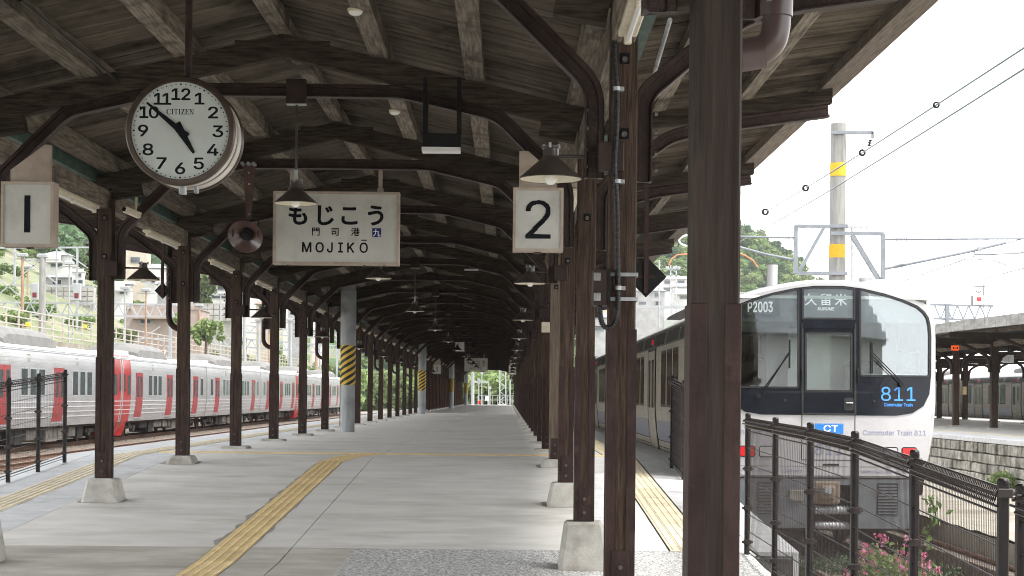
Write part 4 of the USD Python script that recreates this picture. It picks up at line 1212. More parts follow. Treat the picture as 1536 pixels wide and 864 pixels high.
def px_(z):
    return lerp(z, [p[0] for p in PROF], [p[1] for p in PROF])


def side_panel(mb, xc, s, y0, y1, z0, z1, off, th=.01, n=6, corner=0.0):
    zs = np.linspace(z0, z1, n + 1)
    for a, b in zip(zs[:-1], zs[1:]):
        xa, xb = xc + s * (px_(a) + off), xc + s * (px_(b) + off)
        c = [(xa - s * th, y0, a), (xa, y0, a), (xa, y1, a), (xa - s * th, y1, a), (xb - s * th, y0, b), (xb, y0, b), (xb, y1, b), (xb - s * th, y1, b)]
        mb.hexa(c)
    return mb


def train_car(name, label, group, xc, y0, L, s, body='steelcar', door='reddoor', glass='darkglass', cab=None, ribs=True, front=False, pant=False, detail=True):
    global PROF
    PROF = PROF_A if ribs else PROF_B
    t = Thing(name, label, 'train', (xc, y0, -1.1), group)
    y1 = y0 + L
    # body shell
    prof = [(x, z) for z, x in PROF]
    full = prof + [(-x, z) for x, z in prof[::-1]]
    ya = y0 + (.36 if front else .08)
    yb = y1 - .08
    m = MB(); n = len(full)
    v = [(xc + x, yy, z) for yy in (ya, yb) for x, z in full]
    m.add(v, [[k, k + 1, n + k + 1, n + k] for k in range(n - 1)])
    m.add(v, [[n - 1, 0, n, 2 * n - 1]])
    tri = tri_ring(full)
    m.add(v[n:], tri)
    if not front:
        m.add(v[:n], tri[:, ::-1])
    bd = t.part('car_body', m, body, smooth=25)
    arc = [(1.40, 2.43), (1.43, 2.47), (1.33, 2.56), (1.1, 2.65), (.7, 2.72), (.3, 2.75), (0, 2.755)]
    if not ribs:
        arc = [(1.365, 2.24), (1.2, 2.35), (.9, 2.45), (.5, 2.53), (.2, 2.552), (0, 2.555)]
    arc = arc + [(-x, z) for x, z in arc[-2::-1]]
    m = MB(); n = len(arc)
    v = [(xc + x, yy, z) for yy in (ya, yb) for x, z in arc]
    m.add(v, [[k, k + 1, n + k + 1, n + k] for k in range(n - 1)])
    tri = tri_ring(arc)
    m.add(v[:n], tri[:, ::-1]); m.add(v[n:], tri)
    roof = t.part('car_roof', m, 'carroof', smooth=25)
    m = MB(); side_panel(m, xc, s, ya, yb, *((2.405, 2.445) if ribs else (2.195, 2.225)), .025, .03, 1); t.part('rain_gutter', m, 'galv')
    # doors, windows
    dpos = [.165 * L, .5 * L, .835 * L]
    dw = .68
    for k, d in enumerate(dpos):
        m = MB(); side_panel(m, xc, s, y0 + d - dw - (.04 if ribs else .10), y0 + d + dw + (.04 if ribs else .10), -.22, 1.90, .004, .012); t.part('door_frame', m, 'gasket' if not ribs else body)
        if not ribs:
            for j in (-1, 1):
                a, b = sorted((y0 + d + j * dw, y0 + d + j * (dw + .13)))
                m = MB(); side_panel(m, xc, s, a, b, -.24, 1.90, .016, .02); t.part('door_jamb', m, 'gasket')  # dark raised strips imitate the shade of the recessed door edges
        for j in (-1, 1):
            a, b = sorted((y0 + d + j * .012, y0 + d + j * dw))
            m = MB(); side_panel(m, xc, s, a, b, -.18, 1.85, .017, .012); dr = t.part('door', m, door)
            m = MB(); side_panel(m, xc, s, a + .16, b - .12, .75, 1.68, .020, .006); t.part('door_window', m, glass, dr)
        m = MB(); side_panel(m, xc, s, y0 + d - dw, y0 + d + dw, -.25, -.19, .03, .04, 1); t.part('door_step', m, 'galv')
    wpos = []
    for a, b in zip(dpos[:-1], dpos[1:]):
        c = (a + b) / 2
        wpos += [c - 1.05, c, c + 1.05]
    if cab != 'near':
        wpos.append(dpos[0] - 1.75)
    if cab != 'far':
        wpos.append(dpos[2] + 1.75)
    for w in wpos:
        m = MB(); side_panel(m, xc, s, y0 + w - .42, y0 + w + .42, .78, 1.80, .006, .012, 3); fr = t.part('window_frame', m, 'galv' if ribs else 'gasket')
        m = MB(); side_panel(m, xc, s, y0 + w - .36, y0 + w + .36, .83, 1.75, .011, .012, 3); t.part('window', m, glass, fr)
    if ribs:
        for z in (-.02, .17, .36, .55):
            m = MB(); side_panel(m, xc, s, ya, yb, z, z + .035, .012, .02, 1); t.part('side_bead', m, 'beadwhite')
        for z in (1.98, 2.12, 2.27):
            m = MB(); side_panel(m, xc, s, ya, yb, z, z + .015, .004, .01, 1); t.part('side_bead', m, body)
        for k in (.3, .62):
            m = MB(); side_panel(m, xc, s, y0 + k * L, y0 + k * L + .35, 2.0, 2.28, .007, .01, 1); t.part('side_grille', m, 'underbox')
    else:
        m = MB(); side_panel(m, xc, s, ya + .3, yb, 1.90, 2.17, .006, .01, 3); t.part('upper_band', m, 'cabdark')
        for k in range(8):
            m = MB(); side_panel(m, xc, s, y0 + .8 + k * 2.3, y0 + 2.7 + k * 2.3, 1.93, 2.13, .010, .01, 3); t.part('side_grille', m, 'under')
        for a, b in ((0, dpos[0] - .9), (dpos[0] + .9, dpos[1] - .9), (dpos[1] + .9, dpos[2] - .9), (dpos[2] + .9, L)):
            m = MB(); side_panel(m, xc, s, y0 + max(a, .5) + .1, y0 + b - .1, .16, .52, .006, .01, 2); t.part('blue_panel', m, 'bluepanel')
        for z in (.02, .14, -.2):
            m = MB(); side_panel(m, xc, s, ya, yb, z, z + .014, .006, .014, 1); t.part('side_bead', m, 'under')
        for d in dpos:
            m = MB(); side_panel(m, xc, s, y0 + d - .06, y0 + d + .06, 1.98, 2.08, .03, .03, 1); t.part('side_lamp', m, 'taillamp')
            m = MB(); side_panel(m, xc, s, y0 + d + .80, y0 + d + .95, .95, 1.7, .007, .01, 1); t.part('door_notice', m, 'bluepanel')
    # end gangway and red cab ends
    for end in ('near', 'far'):
        yy = y0 if end == 'near' else y1
        d = 1 if end == 'near' else -1
        if front and end == 'near':
            continue
        if cab == end:
            outline = [(x + .012, z) for x, z in prof] + [(1.38, 2.56), (1.0, 2.70), (0, 2.79)]
            outline = outline + [(-x, z) for x, z in outline[-2::-1]]
            rings = [(yy - d * .02, .93), (yy + d * .05, .975), (yy + d * .30, 1.0), (yy + d * 1.62, 1.0)]
            m = MB(); n = len(outline)
            v = [(xc + x * k, yq, .9 + (z - .9) * k) for yq, k in rings for x, z in outline]
            m.add(v, [[r * n + k, r * n + (k + 1) % n, (r + 1) * n + (k + 1) % n, (r + 1) * n + k] for r in range(len(rings) - 1) for k in range(n)])
            tri = tri_ring(outline)
            m.add(v[:n], tri)
            cabp = t.part('red_cab', m, 'red', smooth=30)
            m = MB(); side_panel(m, xc, s, *sorted((yy + d * .95, yy + d * 1.45)), .85, 1.72, .018, .02, 3); t.part('cab_window', m, glass, cabp)
            m = MB(); side_panel(m, xc, s, *sorted((yy + d * .28, yy + d * .55)), 1.0, 1.75, .018, .02, 3); t.part('cab_window', m, glass, cabp)
            m = MB().hexa([(xc - 1.0, yy + d * .12, -.98), (xc + 1.0, yy + d * .12, -.98), (xc + 1.2, yy + d * 1.0, -.98), (xc - 1.2, yy + d * 1.0, -.98),
                           (xc - 1.28, yy + d * .02, -.3), (xc + 1.28, yy + d * .02, -.3), (xc + 1.36, yy + d * 1.35, -.3), (xc - 1.36, yy + d * 1.35, -.3)])
            t.part('cab_skirt', m, 'red')
        else:
            m = MB().box((xc - .55, min(yy - d * .24, yy + d * .1), -.2), (xc + .55, max(yy - d * .24, yy + d * .1), 2.15)); t.part('gangway', m, 'gasket')
    # roof equipment
    for k, (a, b) in enumerate(((.20, .52),)):
        ya_, yb_ = y0 + a * L, y0 + b * L
        arcp = [(1.25, 2.6), (1.2, 2.95), (1.0, 3.16), (.55, 3.27), (0, 3.30)] if ribs else [(1.05, 2.6 - .24), (1.0, 2.62), (.8, 2.72), (.4, 2.78), (0, 2.79)]
        if not ribs:
            ya_ += 1.5; yb_ += 1.5
        arcp = arcp + [(-x, z) for x, z in arcp[-2::-1]]
        m = MB(); n = len(arcp)
        rows = [(ya_, .42), (ya_ + .22, .72), (ya_ + .6, .95), (ya_ + 1.0, 1.0), (yb_ - 1.0, 1.0), (yb_ - .6, .95), (yb_ - .22, .72), (yb_, .42)]
        v = [(xc + x, yq, 2.6 + (z - 2.6) * k_) for yq, k_ in rows for x, z in arcp]
        m.add(v, [[r * n + k, r * n + k + 1, (r + 1) * n + k + 1, (r + 1) * n + k] for r in range(len(rows) - 1) for k in range(n - 1)])
        tri = tri_ring(arcp)
        m.add(v[:n], tri[:, ::-1]); m.add(v[-n:], tri)
        t.part('air_conditioner', m, 'roofgrey', roof, smooth=30)
    if ribs:
        m = MB().cbox((xc - .8, y0 + .12 * L, 2.66), (xc + .8, y0 + .22 * L, 2.86), .04)
        t.part('roof_box', m, 'carroof', roof)
    if pant:
        yp = y0 + .66 * L
        m = MB()
        for sx in (-.45, .45):
            m.tube([(xc + sx, yp, 2.8), (xc + sx * .8, yp + 1.1, 3.25), (xc + sx * .9, yp - .1, 3.75)], .028, 6)
        for sy in (0, .25):
            m.tube([(xc - .8, yp - .2 + sy, 3.72), (xc - .5, yp - .2 + sy, 3.78), (xc + .5, yp - .2 + sy, 3.78), (xc + .8, yp - .2 + sy, 3.72)], .025, 6)
        m.box((xc - .7, yp - .5, 2.74), (xc + .7, yp + 1.3, 2.82))
        t.part('pantograph', m, 'galv', roof)
    # underframe
    m = MB().box((xc - 1.15, y0 + .3, -.45), (xc + 1.15, y1 - .3, -.30)); t.part('underframe', m, 'under')
    r = random.Random(int(y0 * 7 + xc))
    yq = y0 + 5.3
    while yq < y1 - 5.4:
        w = r.uniform(.5, 1.6)
        h = r.uniform(.3, .55)
        m = MB().cbox((xc + s * .55 - .45, yq, -.42 - h), (xc + s * .55 + .48, yq + w, -.44), .02); t.part('equipment_box', m, 'underbox' if r.random() < .6 else 'under')
        yq += w + r.uniform(.08, .5)
    for yb_ in (y0 + 2.9, y1 - 2.9):
        fm = MB()
        for sx in (-1, 1):
            fm.box((xc + sx * .98 - .06, yb_ - 1.5, -.72), (xc + sx * .98 + .06, yb_ + 1.5, -.56))
            for yy in (-1.05, 1.05):
                fm.cbox((xc + sx * .98 - .1, yb_ + yy - .16, -.86), (xc + sx * .98 + .1, yb_ + yy + .16, -.55), .03)
            fm.tube([(xc + sx * .98, yb_ - .02, -.42), (xc + sx * .98, yb_, -.7)], .2, 10)
        fm.box((xc - .95, yb_ - .2, -.74), (xc + .95, yb_ + .2, -.56))
        bg = t.part('bogie', fm, 'under')
        for yy in (-1.05, 1.05):
            for sx in (-1, 1):
                T = [[0, 0, 1, xc + sx * .535], [1, 0, 0, yb_ + yy], [0, 1, 0, -.68]]
                w = MB().lathe([(0, -.06), (.14, -.06), (.15, -.03), (.33, -.03), (.42, -.05), (.43, .06), (.40, .065), (.38, .02), (.15, .02), (.12, .05), (0, .05)], 24, T); t.part('wheel', w, 'rust', bg, smooth=35)
    return t


LT = -17.0 - 1.475
LC = 'cars of the silver and red train on the left'
cars = [('far', 50.7, 'silver train car with red doors seen behind the left black fence'), ('near', 70.5, 'silver train car with a red cab end just right of the first left post'), (None, 90.3, 'silver train car with red doors between the second and third left posts'),
        ('far', 110.1, 'silver train car whose red cab end meets another deeper left'), ('near', 129.9, 'silver train car behind the far red cab end on the left'), (None, 149.7, 'distant silver train car left of the striped grey pole')]
for k, (cab, y, lab) in enumerate(cars):
    train_car('train_car', lab, LC, LT, y, 19.8, 1, cab=cab, pant=(k == 1))

TX, TY = 4.30, 21.4
t = train_car('commuter_train', 'white fronted commuter train standing at the right platform with black windscreens', None, TX, TY, 20.0, -1, body='oldcar', door='oldcar', glass='brownglass', ribs=False, front=True)
train_car('commuter_train', 'second car of the right hand commuter train behind the right posts', None, TX, TY + 20.2, 20.0, -1, body='oldcar', door='oldcar', glass='brownglass', ribs=False)
train_car('commuter_train', 'third distant car of the right hand commuter train', None, TX, TY + 40.4, 20.0, -1, body='oldcar', door='oldcar', glass='brownglass', ribs=False)


def bend(v):
    v = np.array(v, float)
    x = (v[:, 0] - TX) / 1.475
    v[:, 1] += .10 * x ** 2 + .05 * np.clip(v[:, 2] - .72, 0, None)
    return v


def fpart(name, mb, material, parent=None, smooth=False, label=None, size=.16):
    v, f = mb.mesh() if isinstance(mb, MB) else mb
    v, f = trimesh.remesh.subdivide_to_size(v, f, size, max_iter=12)
    return t.part(name, (bend(v), f), material, parent, smooth, label)


def sym(pts):
    return [(TX + x, z) for x, z in pts] + [(TX - x, z) for x, z in pts[::-1] if x > 1e-6]


out = [(1.18, -.12), (1.30, -.02), (1.38, .14), (1.445, .5), (1.475, .9), (1.480, 1.80), (1.474, 1.96), (1.452, 2.09), (1.405, 2.19), (1.33, 2.265), (1.2, 2.335), (1.0, 2.405), (.75, 2.47), (.45, 2.53), (.2, 2.56)]
outl = sym(out)
mask = sym([(.9, .735), (1.12, .77), (1.28, .87), (1.36, 1.03), (1.385, 1.3), (1.39, 1.80), (1.38, 1.95), (1.355, 2.06), (1.30, 2.14), (1.2, 2.22), (1.0, 2.30), (.75, 2.375), (.45, 2.44), (.2, 2.47)])
O, K = Polygon(outl), Polygon(mask).buffer(-.02).buffer(.02)
inner = affinity.scale(O, .965, .965, origin=(TX, 1.2))
m = MB(); n = len(outl)
rings = [(.40, 1.0), (.14, 1.0), (.05, .988), (.0, .965)]
v = [(TX + (x - TX) * k, TY + yq, 1.2 + (z - 1.2) * k) for yq, k in rings for x, z in outl]
m.add(v, [[r * n + k, r * n + (k + 1) % n, (r + 1) * n + (k + 1) % n, (r + 1) * n + k] for r in range(3) for k in range(n)])
shell = fpart('front_shell', m, 'carwhite', smooth=40, size=.3)
m = MB().front(inner.difference(K), TY, TY + .02); fpart('front_panel', m, 'carwhite', shell)
lw = Polygon(mask).buffer(-.022)
wr = lw.intersection(sbox(TX + .415, 1.268, TX + 2, 3)).buffer(-.03).buffer(.03)
wl = lw.intersection(sbox(TX - 2, 1.10, TX - .415, 3)).buffer(-.03).buffer(.03)
wc = sbox(TX - .355, 2.03, TX + .335, 2.45).intersection(lw)
wd = sbox(TX - .315, 1.06, TX + .295, 1.83).buffer(-.02).buffer(.02)
frame = K.difference(ops.unary_union([wl, wr, wc, wd]))
mk = fpart('window_surround', MB().front(frame, TY - .012, TY + .03), 'maskblack')
for nm, w, lab in (('windscreen', wl, 'left windscreen pane'), ('windscreen', wr, 'right windscreen pane'), ('destination_window', wc, None), ('door_pane', wd, None)):
    fpart('rubber_seal', MB().front(w.buffer(.012).difference(w.buffer(-.012)), TY - .018, TY + .0), 'gasket', mk)
    fpart(nm, MB().front(w.buffer(-.006), TY + .004, TY + .008), 'glass', label=lab)
# front door: raised frame, hinges, handle pocket and the seam down the white panel
dz = sbox(TX - .362, .75, TX + .345, 1.96)
fpart('door_frame', MB().front(dz.buffer(.012).difference(dz.buffer(-.014)), TY - .026, TY - .01), 'gasket', mk)
fpart('door_head', MB().front(sbox(TX - .36, 1.90, TX + .342, 2.0), TY - .028, TY - .01), 'maskblack', mk)
for x in (-.375, .375):
    fpart('grab_handle', MB().tube([(TX + x, TY - .03, 1.17), (TX + x, TY - .05, 1.2), (TX + x, TY - .05, 1.33), (TX + x, TY - .03, 1.36)], .009, 8), 'black', size=.3)
fpart('handle_pocket', MB().front(sbox(TX + .195, .80, TX + .325, .97).buffer(-.03).buffer(.03), TY - .02, TY - .01), 'gasket', mk)
fpart('door_handle', MB().tube([(TX + .22, TY - .03, .90), (TX + .31, TY - .03, .90)], .012, 8), 'galv', mk, size=.3)
for x in (-.365, .345):
    fpart('door_seam', MB().front(sbox(TX + x - .005, .14, TX + x + .005, .735), TY - .004, TY + .002), 'gasket', shell)
fpart('door_seam', MB().front(sbox(TX - .365, .13, TX + .345, .139), TY - .004, TY + .002), 'gasket', shell)
fpart('seam', MB().front(sbox(TX - 1.29, .045, TX + 1.29, .051), TY - .003, TY + .002), 'underbox', shell)
fpart('step_slot', MB().front(sbox(TX - .08, .06, TX + .13, .085), TY - .01, TY + .001), 'gasket', shell)
# lettering
y_ = TY - .013
hd = fpart('roll_blind', MB().front(sbox(TX - .38, 2.0, TX + .36, 2.47), TY + .07, TY + .08), 'cabgrey' if 'cabgrey' in M else 'cabdark')
m = MB()
for ch, x in zip('久留米', (-.235, -.032, .17)):
    m.front(glyph(ch, .172, TX + x - .086, 2.225, 1.5), TY + .062, TY + .068)
fpart('destination_kanji', m, 'signlit', hd)
fpart('destination_letters', text(MB(), 'KURUME', .042, TX - .03, 2.145, TY + .066, True, .92), 'signlit', hd)
nb = fpart('number_plate', MB().front(sbox(TX - 1.27, 2.07, TX - .66, 2.29), TY + .03, TY + .036), 'cabdark')
fpart('set_number', text(MB(), 'P2003', .135, TX - .915, 2.115, TY + .028, True, .58), 'signlit', nb)
fpart('series_number', text(MB(), '811', .185, TX + .93, .935, y_, False, 1.04), 'skyblue', mk)
fpart('series_caption', text(MB(), 'Commuter Train', .042, TX + .93, .862, y_, True, .90), 'skyblue', mk)
for sx in (-1, 1):
    fpart('side_caption', text(MB(), 'Commuter Train 811', .066, TX + sx * .885, .475, TY - .001, False, .98), 'greyblue', shell)
    fpart('company_caption', text(MB(), 'KYUSHU RAILWAY COMPANY', .036, TX + sx * .78, -.035, TY - .001, False, 1.2), 'greyblue', shell)
wav = sbox(TX - .19, .50, TX + .19, .61)
teeth = ops.unary_union([Point(TX - .18 + .03 * k, zz).buffer(.011, quad_segs=3) for k in range(13) for zz in (.495, .615)])
lg = fpart('blue_emblem', MB().front(wav.union(teeth), TY - .004, TY), 'blue', shell)
fpart('emblem_letters', text(MB(), 'CT', .085, TX + .02, .515, TY - .0045, True, 1.25), 'whiteink', lg)
fpart('series_number', text(MB(), '811', .145, TX - .005, .205, TY - .001, False, 1.05), 'greyblue', shell)
# lamps
for sx in (-1, 1):
    fpart('lamp_bezel', MB().front(sbox(TX + sx * .97 - .28, .155, TX + sx * .97 + .28, .325), TY - .006, TY), 'carwhite', shell)
    for x, w, mt, nm in ((1.085, .092, 'taillamp', 'tail_lamp'), (.83, .088, 'lamp', 'head_lamp')):
        q = sbox(TX + sx * x - w, .178, TX + sx * x + w, .303).buffer(-.02).buffer(.02)
        fpart('lamp_rim', MB().front(q.buffer(.014), TY - .010, TY), 'gasket', shell)
        fpart(nm, MB().front(q, TY - .018, TY - .009), mt)
# wipers
for pv, el, blade in (((-.95, .985), (-.535, 1.56), (1.36, 1.74)), ((.965, 1.155), (.57, 1.53), (1.30, 1.72))):
    for o in (0, .04):
        fpart('wiper_arm', MB().tube([(TX + pv[0] + o, TY - .05, pv[1]), (TX + el[0] + o * .3, TY - .045, el[1] + o)], .008, 6), 'black', size=.3)
    fpart('wiper_blade', MB().box((TX + el[0] - .008, TY - .048, blade[0]), (TX + el[0] + .008, TY - .028, blade[1])), 'black', size=.3)
    fpart('wiper_pivot', MB().tube([(TX + pv[0], TY - .07, pv[1]), (TX + pv[0], TY - .01, pv[1])], .032, 12), 'black', size=.3)
    fpart('washer_cap', MB().tube([(TX + pv[0] * .62, TY - .03, .93), (TX + pv[0] * .62, TY - .005, .93)], .02, 10), 'gasket', size=.3)
# the cab behind the glass
cabx = 1.38
m = MB().box((TX - cabx, TY + 2.0, -.2), (TX - .42, TY + 2.06, .95)); m.box((TX + .38, TY + 2.0, -.2), (TX + cabx, TY + 2.06, 2.4)); m.box((TX - cabx, TY + 2.0, 1.92), (TX + .38, TY + 2.06, 2.4)); m.box((TX - .52, TY + 2.0, .95), (TX - .40, TY + 2.06, 1.92))
t.part('cab_partition', m, 'cabin')
m = MB().box((TX - cabx, TY + .5, .55), (TX + cabx, TY + 2.0, .6)); t.part('cab_floor', m, 'cabdark')
m = MB().box((TX - cabx, TY + .12, 2.30), (TX + cabx, TY + 2.0, 2.34)); t.part('cab_ceiling', m, 'cabin')
for sx in (-1, 1):
    m = MB().box((TX + sx * 1.41 - .02, TY + .4, .5), (TX + sx * 1.41 + .02, TY + 2.0, 2.32)); t.part('cab_wall', m, 'cabin')
for x0, x1 in ((-1.36, -.43), (.43, 1.36)):
    m = MB().front(sbox(TX + x0, 1.99, TX + x1, 2.36).intersection(Polygon(mask).buffer(-.02)), TY + .10, TY + .12); fpart('sun_blind', m, 'sunblind')
m = MB().cbox((TX + .45, TY + .35, .75), (TX + 1.36, TY + .85, 1.30), .05); t.part('driving_desk', m, 'cabdesk')
m = MB().cbox((TX + 1.05, TY + .4, 1.30), (TX + 1.3, TY + .7, 1.62), .03); t.part('desk_screen', m, 'cabdark')
m = MB().cbox((TX - 1.36, TY + .35, .75), (TX - .5, TY + .8, 1.08), .05); t.part('desk', m, 'cabdesk')
m = MB().cbox((TX + .5, TY + 1.1, .6), (TX + 1.0, TY + 1.6, 1.5), .08); t.part('driver_seat', m, 'cabdark')
m = MB().box((TX - 1.37, TY + 2.1, -.2), (TX - 1.33, TY + 8.5, .95)); m.box((TX - 1.37, TY + 2.1, 1.75), (TX - 1.33, TY + 8.5, 2.2)); t.part('saloon_wall', m, 'cabin')
m = MB().box((TX - .35, TY + 1.2, .6), (TX + .25, TY + 1.22, 1.95)); t.part('cab_screen', m, 'cabin')
for k in range(7):
    for r_ in range(2):
        x = TX - 1.3 + k * .13 + .04 * r_
        y = TY + 2.6 + r_ * 1.2
        m = MB().box((x - .012, y, 1.62), (x + .012, y + .01, 1.9)); tr = np.linspace(0, 2 * np.pi, 13)
        m.tube([(x + .045 * math.cos(a), y, 1.575 + .05 * math.sin(a)) for a in tr], .01, 6, False)
        t.part('hand_strap', m, 'strap')
m = MB().tube([(TX - 1.36, TY + 2.6, 1.9), (TX - .3, TY + 2.6, 1.9)], .016, 8); t.part('strap_rail', m, 'galv')
m = MB().cbox((TX - 1.36, TY + 3.0, .6), (TX - .95, TY + 6, 1.32), .05); t.part('red_seat', m, 'seatred')
m = MB().box((TX - 1.4, TY + 8.5, -.2), (TX + 1.4, TY + 8.55, 2.4)); t.part('saloon_end_wall', m, 'cabin')
m = MB().box((TX - 1.0, TY + 2.4, 2.26), (TX - .5, TY + 8, 2.29)); t.part('ceiling_lamp', m, 'saloonlight')
# skirt, coupler and cylinders
sk = Polygon([(TX - 1.16, -.12), (TX + 1.16, -.12), (TX + 1.19, -.2), (TX + 1.19, -.78), (TX + .30, -.78), (TX + .30, -.2), (TX - .28, -.2), (TX - .28, -.78), (TX - 1.19, -.78), (TX - 1.19, -.2)])
skp = fpart('front_skirt', MB().front(sk, TY + .02, TY + .07), 'skirt')
for sx in (-1, 1):
    vent = fpart('vent_panel', MB().front(sbox(TX + sx * .80 - .14, -.60, TX + sx * .80 + .14, -.17), TY + .012, TY + .022), 'gasket', skp)
    for k in range(10):
        fpart('vent_slat', MB().front(sbox(TX + sx * .80 - .13, -.585 + k * .041, TX + sx * .80 + .13, -.565 + k * .041), TY + .006, TY + .013), 'skirt', skp)
fpart('jumper_box', MB().cbox((TX - .52, TY - .02, -.42), (TX - .34, TY + .05, -.27), .01), 'underbox', skp)
m = MB().cbox((TX - .20, TY + .0, -.46), (TX + .16, TY + .5, -.14), .03); m.cbox((TX - .12, TY - .1, -.40), (TX + .08, TY + .1, -.20), .03)
cp_ = t.part('coupler', m, 'couplerbrown')
m = MB().lathe([(0, -.03), (.05, -.03), (.06, .02)], 16, [[1, 0, 0, TX - .03], [0, 0, 1, TY - .11], [0, 1, 0, -.27]]); t.part('coupler_knob', m, 'galv', cp_)
for z, r_ in ((-.54, .062), (-.75, .055)):
    m = MB(); xs = np.arange(TX - .16, TX + .42, .012)
    m.tube([(x, TY + .12, z) for x in xs], np.where(np.arange(len(xs)) // 2 % 2 == 0, r_, r_ - .008), 16); t.part('air_cylinder', m, 'galv', smooth=60)
m = MB().box((TX - 1.1, TY + .5, -.85), (TX + 1.1, TY + .6, -.2)); t.part('bogie_guard', m, 'under')
# roof fittings of the front car
m = MB().tube([(TX - .62, TY + 1.0, 2.45), (TX - .62, TY + 1.0, 2.82)], .075, 16); t.part('roof_antenna', m, 'carwhite', smooth=50)
m = MB().lathe([(.16, 2.5), (.16, 2.56), (.10, 2.6), (.11, 2.64), (.05, 2.7), (0, 2.72)], 18, [[1, 0, 0, TX + .74], [0, 1, 0, TY + 1.2], [0, 0, 1, .02]]); t.part('roof_whistle', m, 'galv', smooth=30)


# ------------------------------------------------------------------ fences
def mesh_fence(name, label, pts, ztops, zbots, pitch, gaps=(), wire=.0026):
    """Welded mesh fence through the points pts (x, y): posts, one wire mesh per panel, rails one by one, folded top."""
    t = Thing(name, label, 'fence', (pts[0][0], pts[0][1], zbots[0]))
    n = len(pts)
    for k in range(n):
        x, y = pts[k]
        m = MB().cbox((x - .024, y - .024, zbots[k] - .05), (x + .024, y + .024, ztops[k] + .025), .006)
        po = t.part('post', m, 'fence')
        m = MB().lathe([(0, .016), (.018, .015), (.027, .006), (.028, .0), (.027, -.012)], 14, [[1, 0, 0, x], [0, 1, 0, y], [0, 0, 1, ztops[k] + .025]]); t.part('post_cap', m, 'fence', po, smooth=40)
        for z in (ztops[k] - .03, ztops[k] - .48, ztops[k] - .85, zbots[k] + .12):
            m = MB(); m.tube([(x - .05, y - .02, z), (x + .05, y - .02, z)], .011, 8); m.cbox((x - .036, y - .04, z - .022), (x + .036, y - .024, z + .022), .004)
            t.part('clip', m, 'fencewire', po)
    for k in range(n - 1):
        if k in gaps:
            continue
        a, b = np.array(pts[k]), np.array(pts[k + 1])
        L = np.linalg.norm(b - a); d = (b - a) / L; s = np.array([d[1], -d[0]])

        def q(u, z, o=0.0):     # z: 0 bottom wire .. 1 top
            p = a + d * u + s * o; f = u / L
            zb, zt = zbots[k] * (1 - f) + zbots[k + 1] * f, ztops[k] * (1 - f) + ztops[k + 1] * f
            return np.array([p[0], p[1], zb + (zt - zb) * z])
        m = MB(); u = .04
        while u < L - .03:
            m.bar(q(u, .05), q(u, .955), wire, wire, up=(s[0], s[1], 0)); u += pitch
        t.part('wire_mesh', m, 'fencewire', kind='stuff')
        for z in (.06, .18, .30, .42, .54, .66, .78):
            m = MB(); m.tube([q(.0, z, .006), q(L, z, .006)], .0042, 6); t.part('mesh_rail', m, 'fencewire')
        for z, o in ((.90, .005), (.93, .03), (.955, .05), (.975, .035), (.995, .005), (.955, -.015)):
            m = MB(); m.tube([q(.0, z, o), q(L, z, o)], .0068, 6); t.part('top_fold_wire', m, 'fencewire')
        m = MB(); u = .04
        while u < L - .03:
            m.bar(q(u, .93, .03), q(u, .995, .003), .005, .005, up=(d[0], d[1], 0)); u += pitch
        for z in (.03, .055):
            m.tube([q(0, z, .012), q(L, z, .012)], .005, 6)
        t.part('fold_mesh', m, 'fencewire', kind='stuff')
    return t


ry = [23.1, 21.55, 20.0, 18.4, 16.75, 15.05, 13.5, 12.0, 10.5, 9.0, 7.45, 7.18, 5.7]
rx = [2.37] * 5 + [2.26, 2.26, 2.27, 2.28, 2.29, 2.31, 2.31, 2.31]
rt = [zf(y) + 1.30 for y in ry[:5]] + [.77, .752, .734, .702, .63, .55, .54, .475]
mesh_fence('mesh_fence', 'dark mesh fence running beside the right platform edge past the white fronted train', list(zip(rx, ry)), rt, [t_ - 1.29 for t_ in rt], .027, gaps=(1, 4, 10))
ly = [23.05, 21.75, 20.45, 19.15, 17.85, 16.55]
mesh_fence('mesh_fence', 'black mesh fence at the left platform edge in front of the silver train', [(-6.38, y) for y in ly], [zf(y) + 1.30 for y in ly], [zf(y) + .02 for y in ly], .075, (), .0014)

# ------------------------------------------------------------------ ground, tracks, the slab and the wall on the right
m = MB()
for x0, x1, y0, y1, z in ((-600, EL + .03, -60, 1200, -1.32), (ER - .03, 600, 15.1, 1200, -1.32), (2.3, 600, -60, 15.1, -1.32)):
    m.box((x0, y0, z - .3), (x1, y1, z))
m.box((EL + .03, YEND, -1.62), (ER - .03, 1200, -1.32))
single('ground', m, 'ground', kind='structure')


def bumpy(x0, x1, y0, y1, nx, ny, z, amp, sc, seed):
    X, Y = np.meshgrid(np.linspace(x0, x1, nx + 1), np.linspace(y0, y1, ny + 1))
    pts = np.stack([X.ravel() * sc, Y.ravel() * sc, np.zeros(X.size)], 1)
    Z = z + amp * (meshkit.fbm(pts, 4, seed) - .5)
    v = np.stack([X.ravel(), Y.ravel(), Z], 1)
    i = np.arange(ny)[:, None] * (nx + 1) + np.arange(nx)
    i = i.ravel()
    return v, np.stack([i, i + 1, i + nx + 2, i + nx + 1], 1)


def quads(v, f):
    return MB().add(v, f)


single('track_bed', quads(*bumpy(ER + .02, 5.9, 12.5, 110, 40, 500, -1.26, .10, 5, 3)), 'ballast', kind='structure')
single('track_bed', quads(*bumpy(8.8, 12.3, 14, 120, 24, 400, -1.16, .08, 4, 8)), 'slab', kind='structure')
single('track_bed', quads(*bumpy(-30, EL - .03, 20, 190, 60, 300, -1.27, .10, 3, 5)), 'ballast', kind='structure')


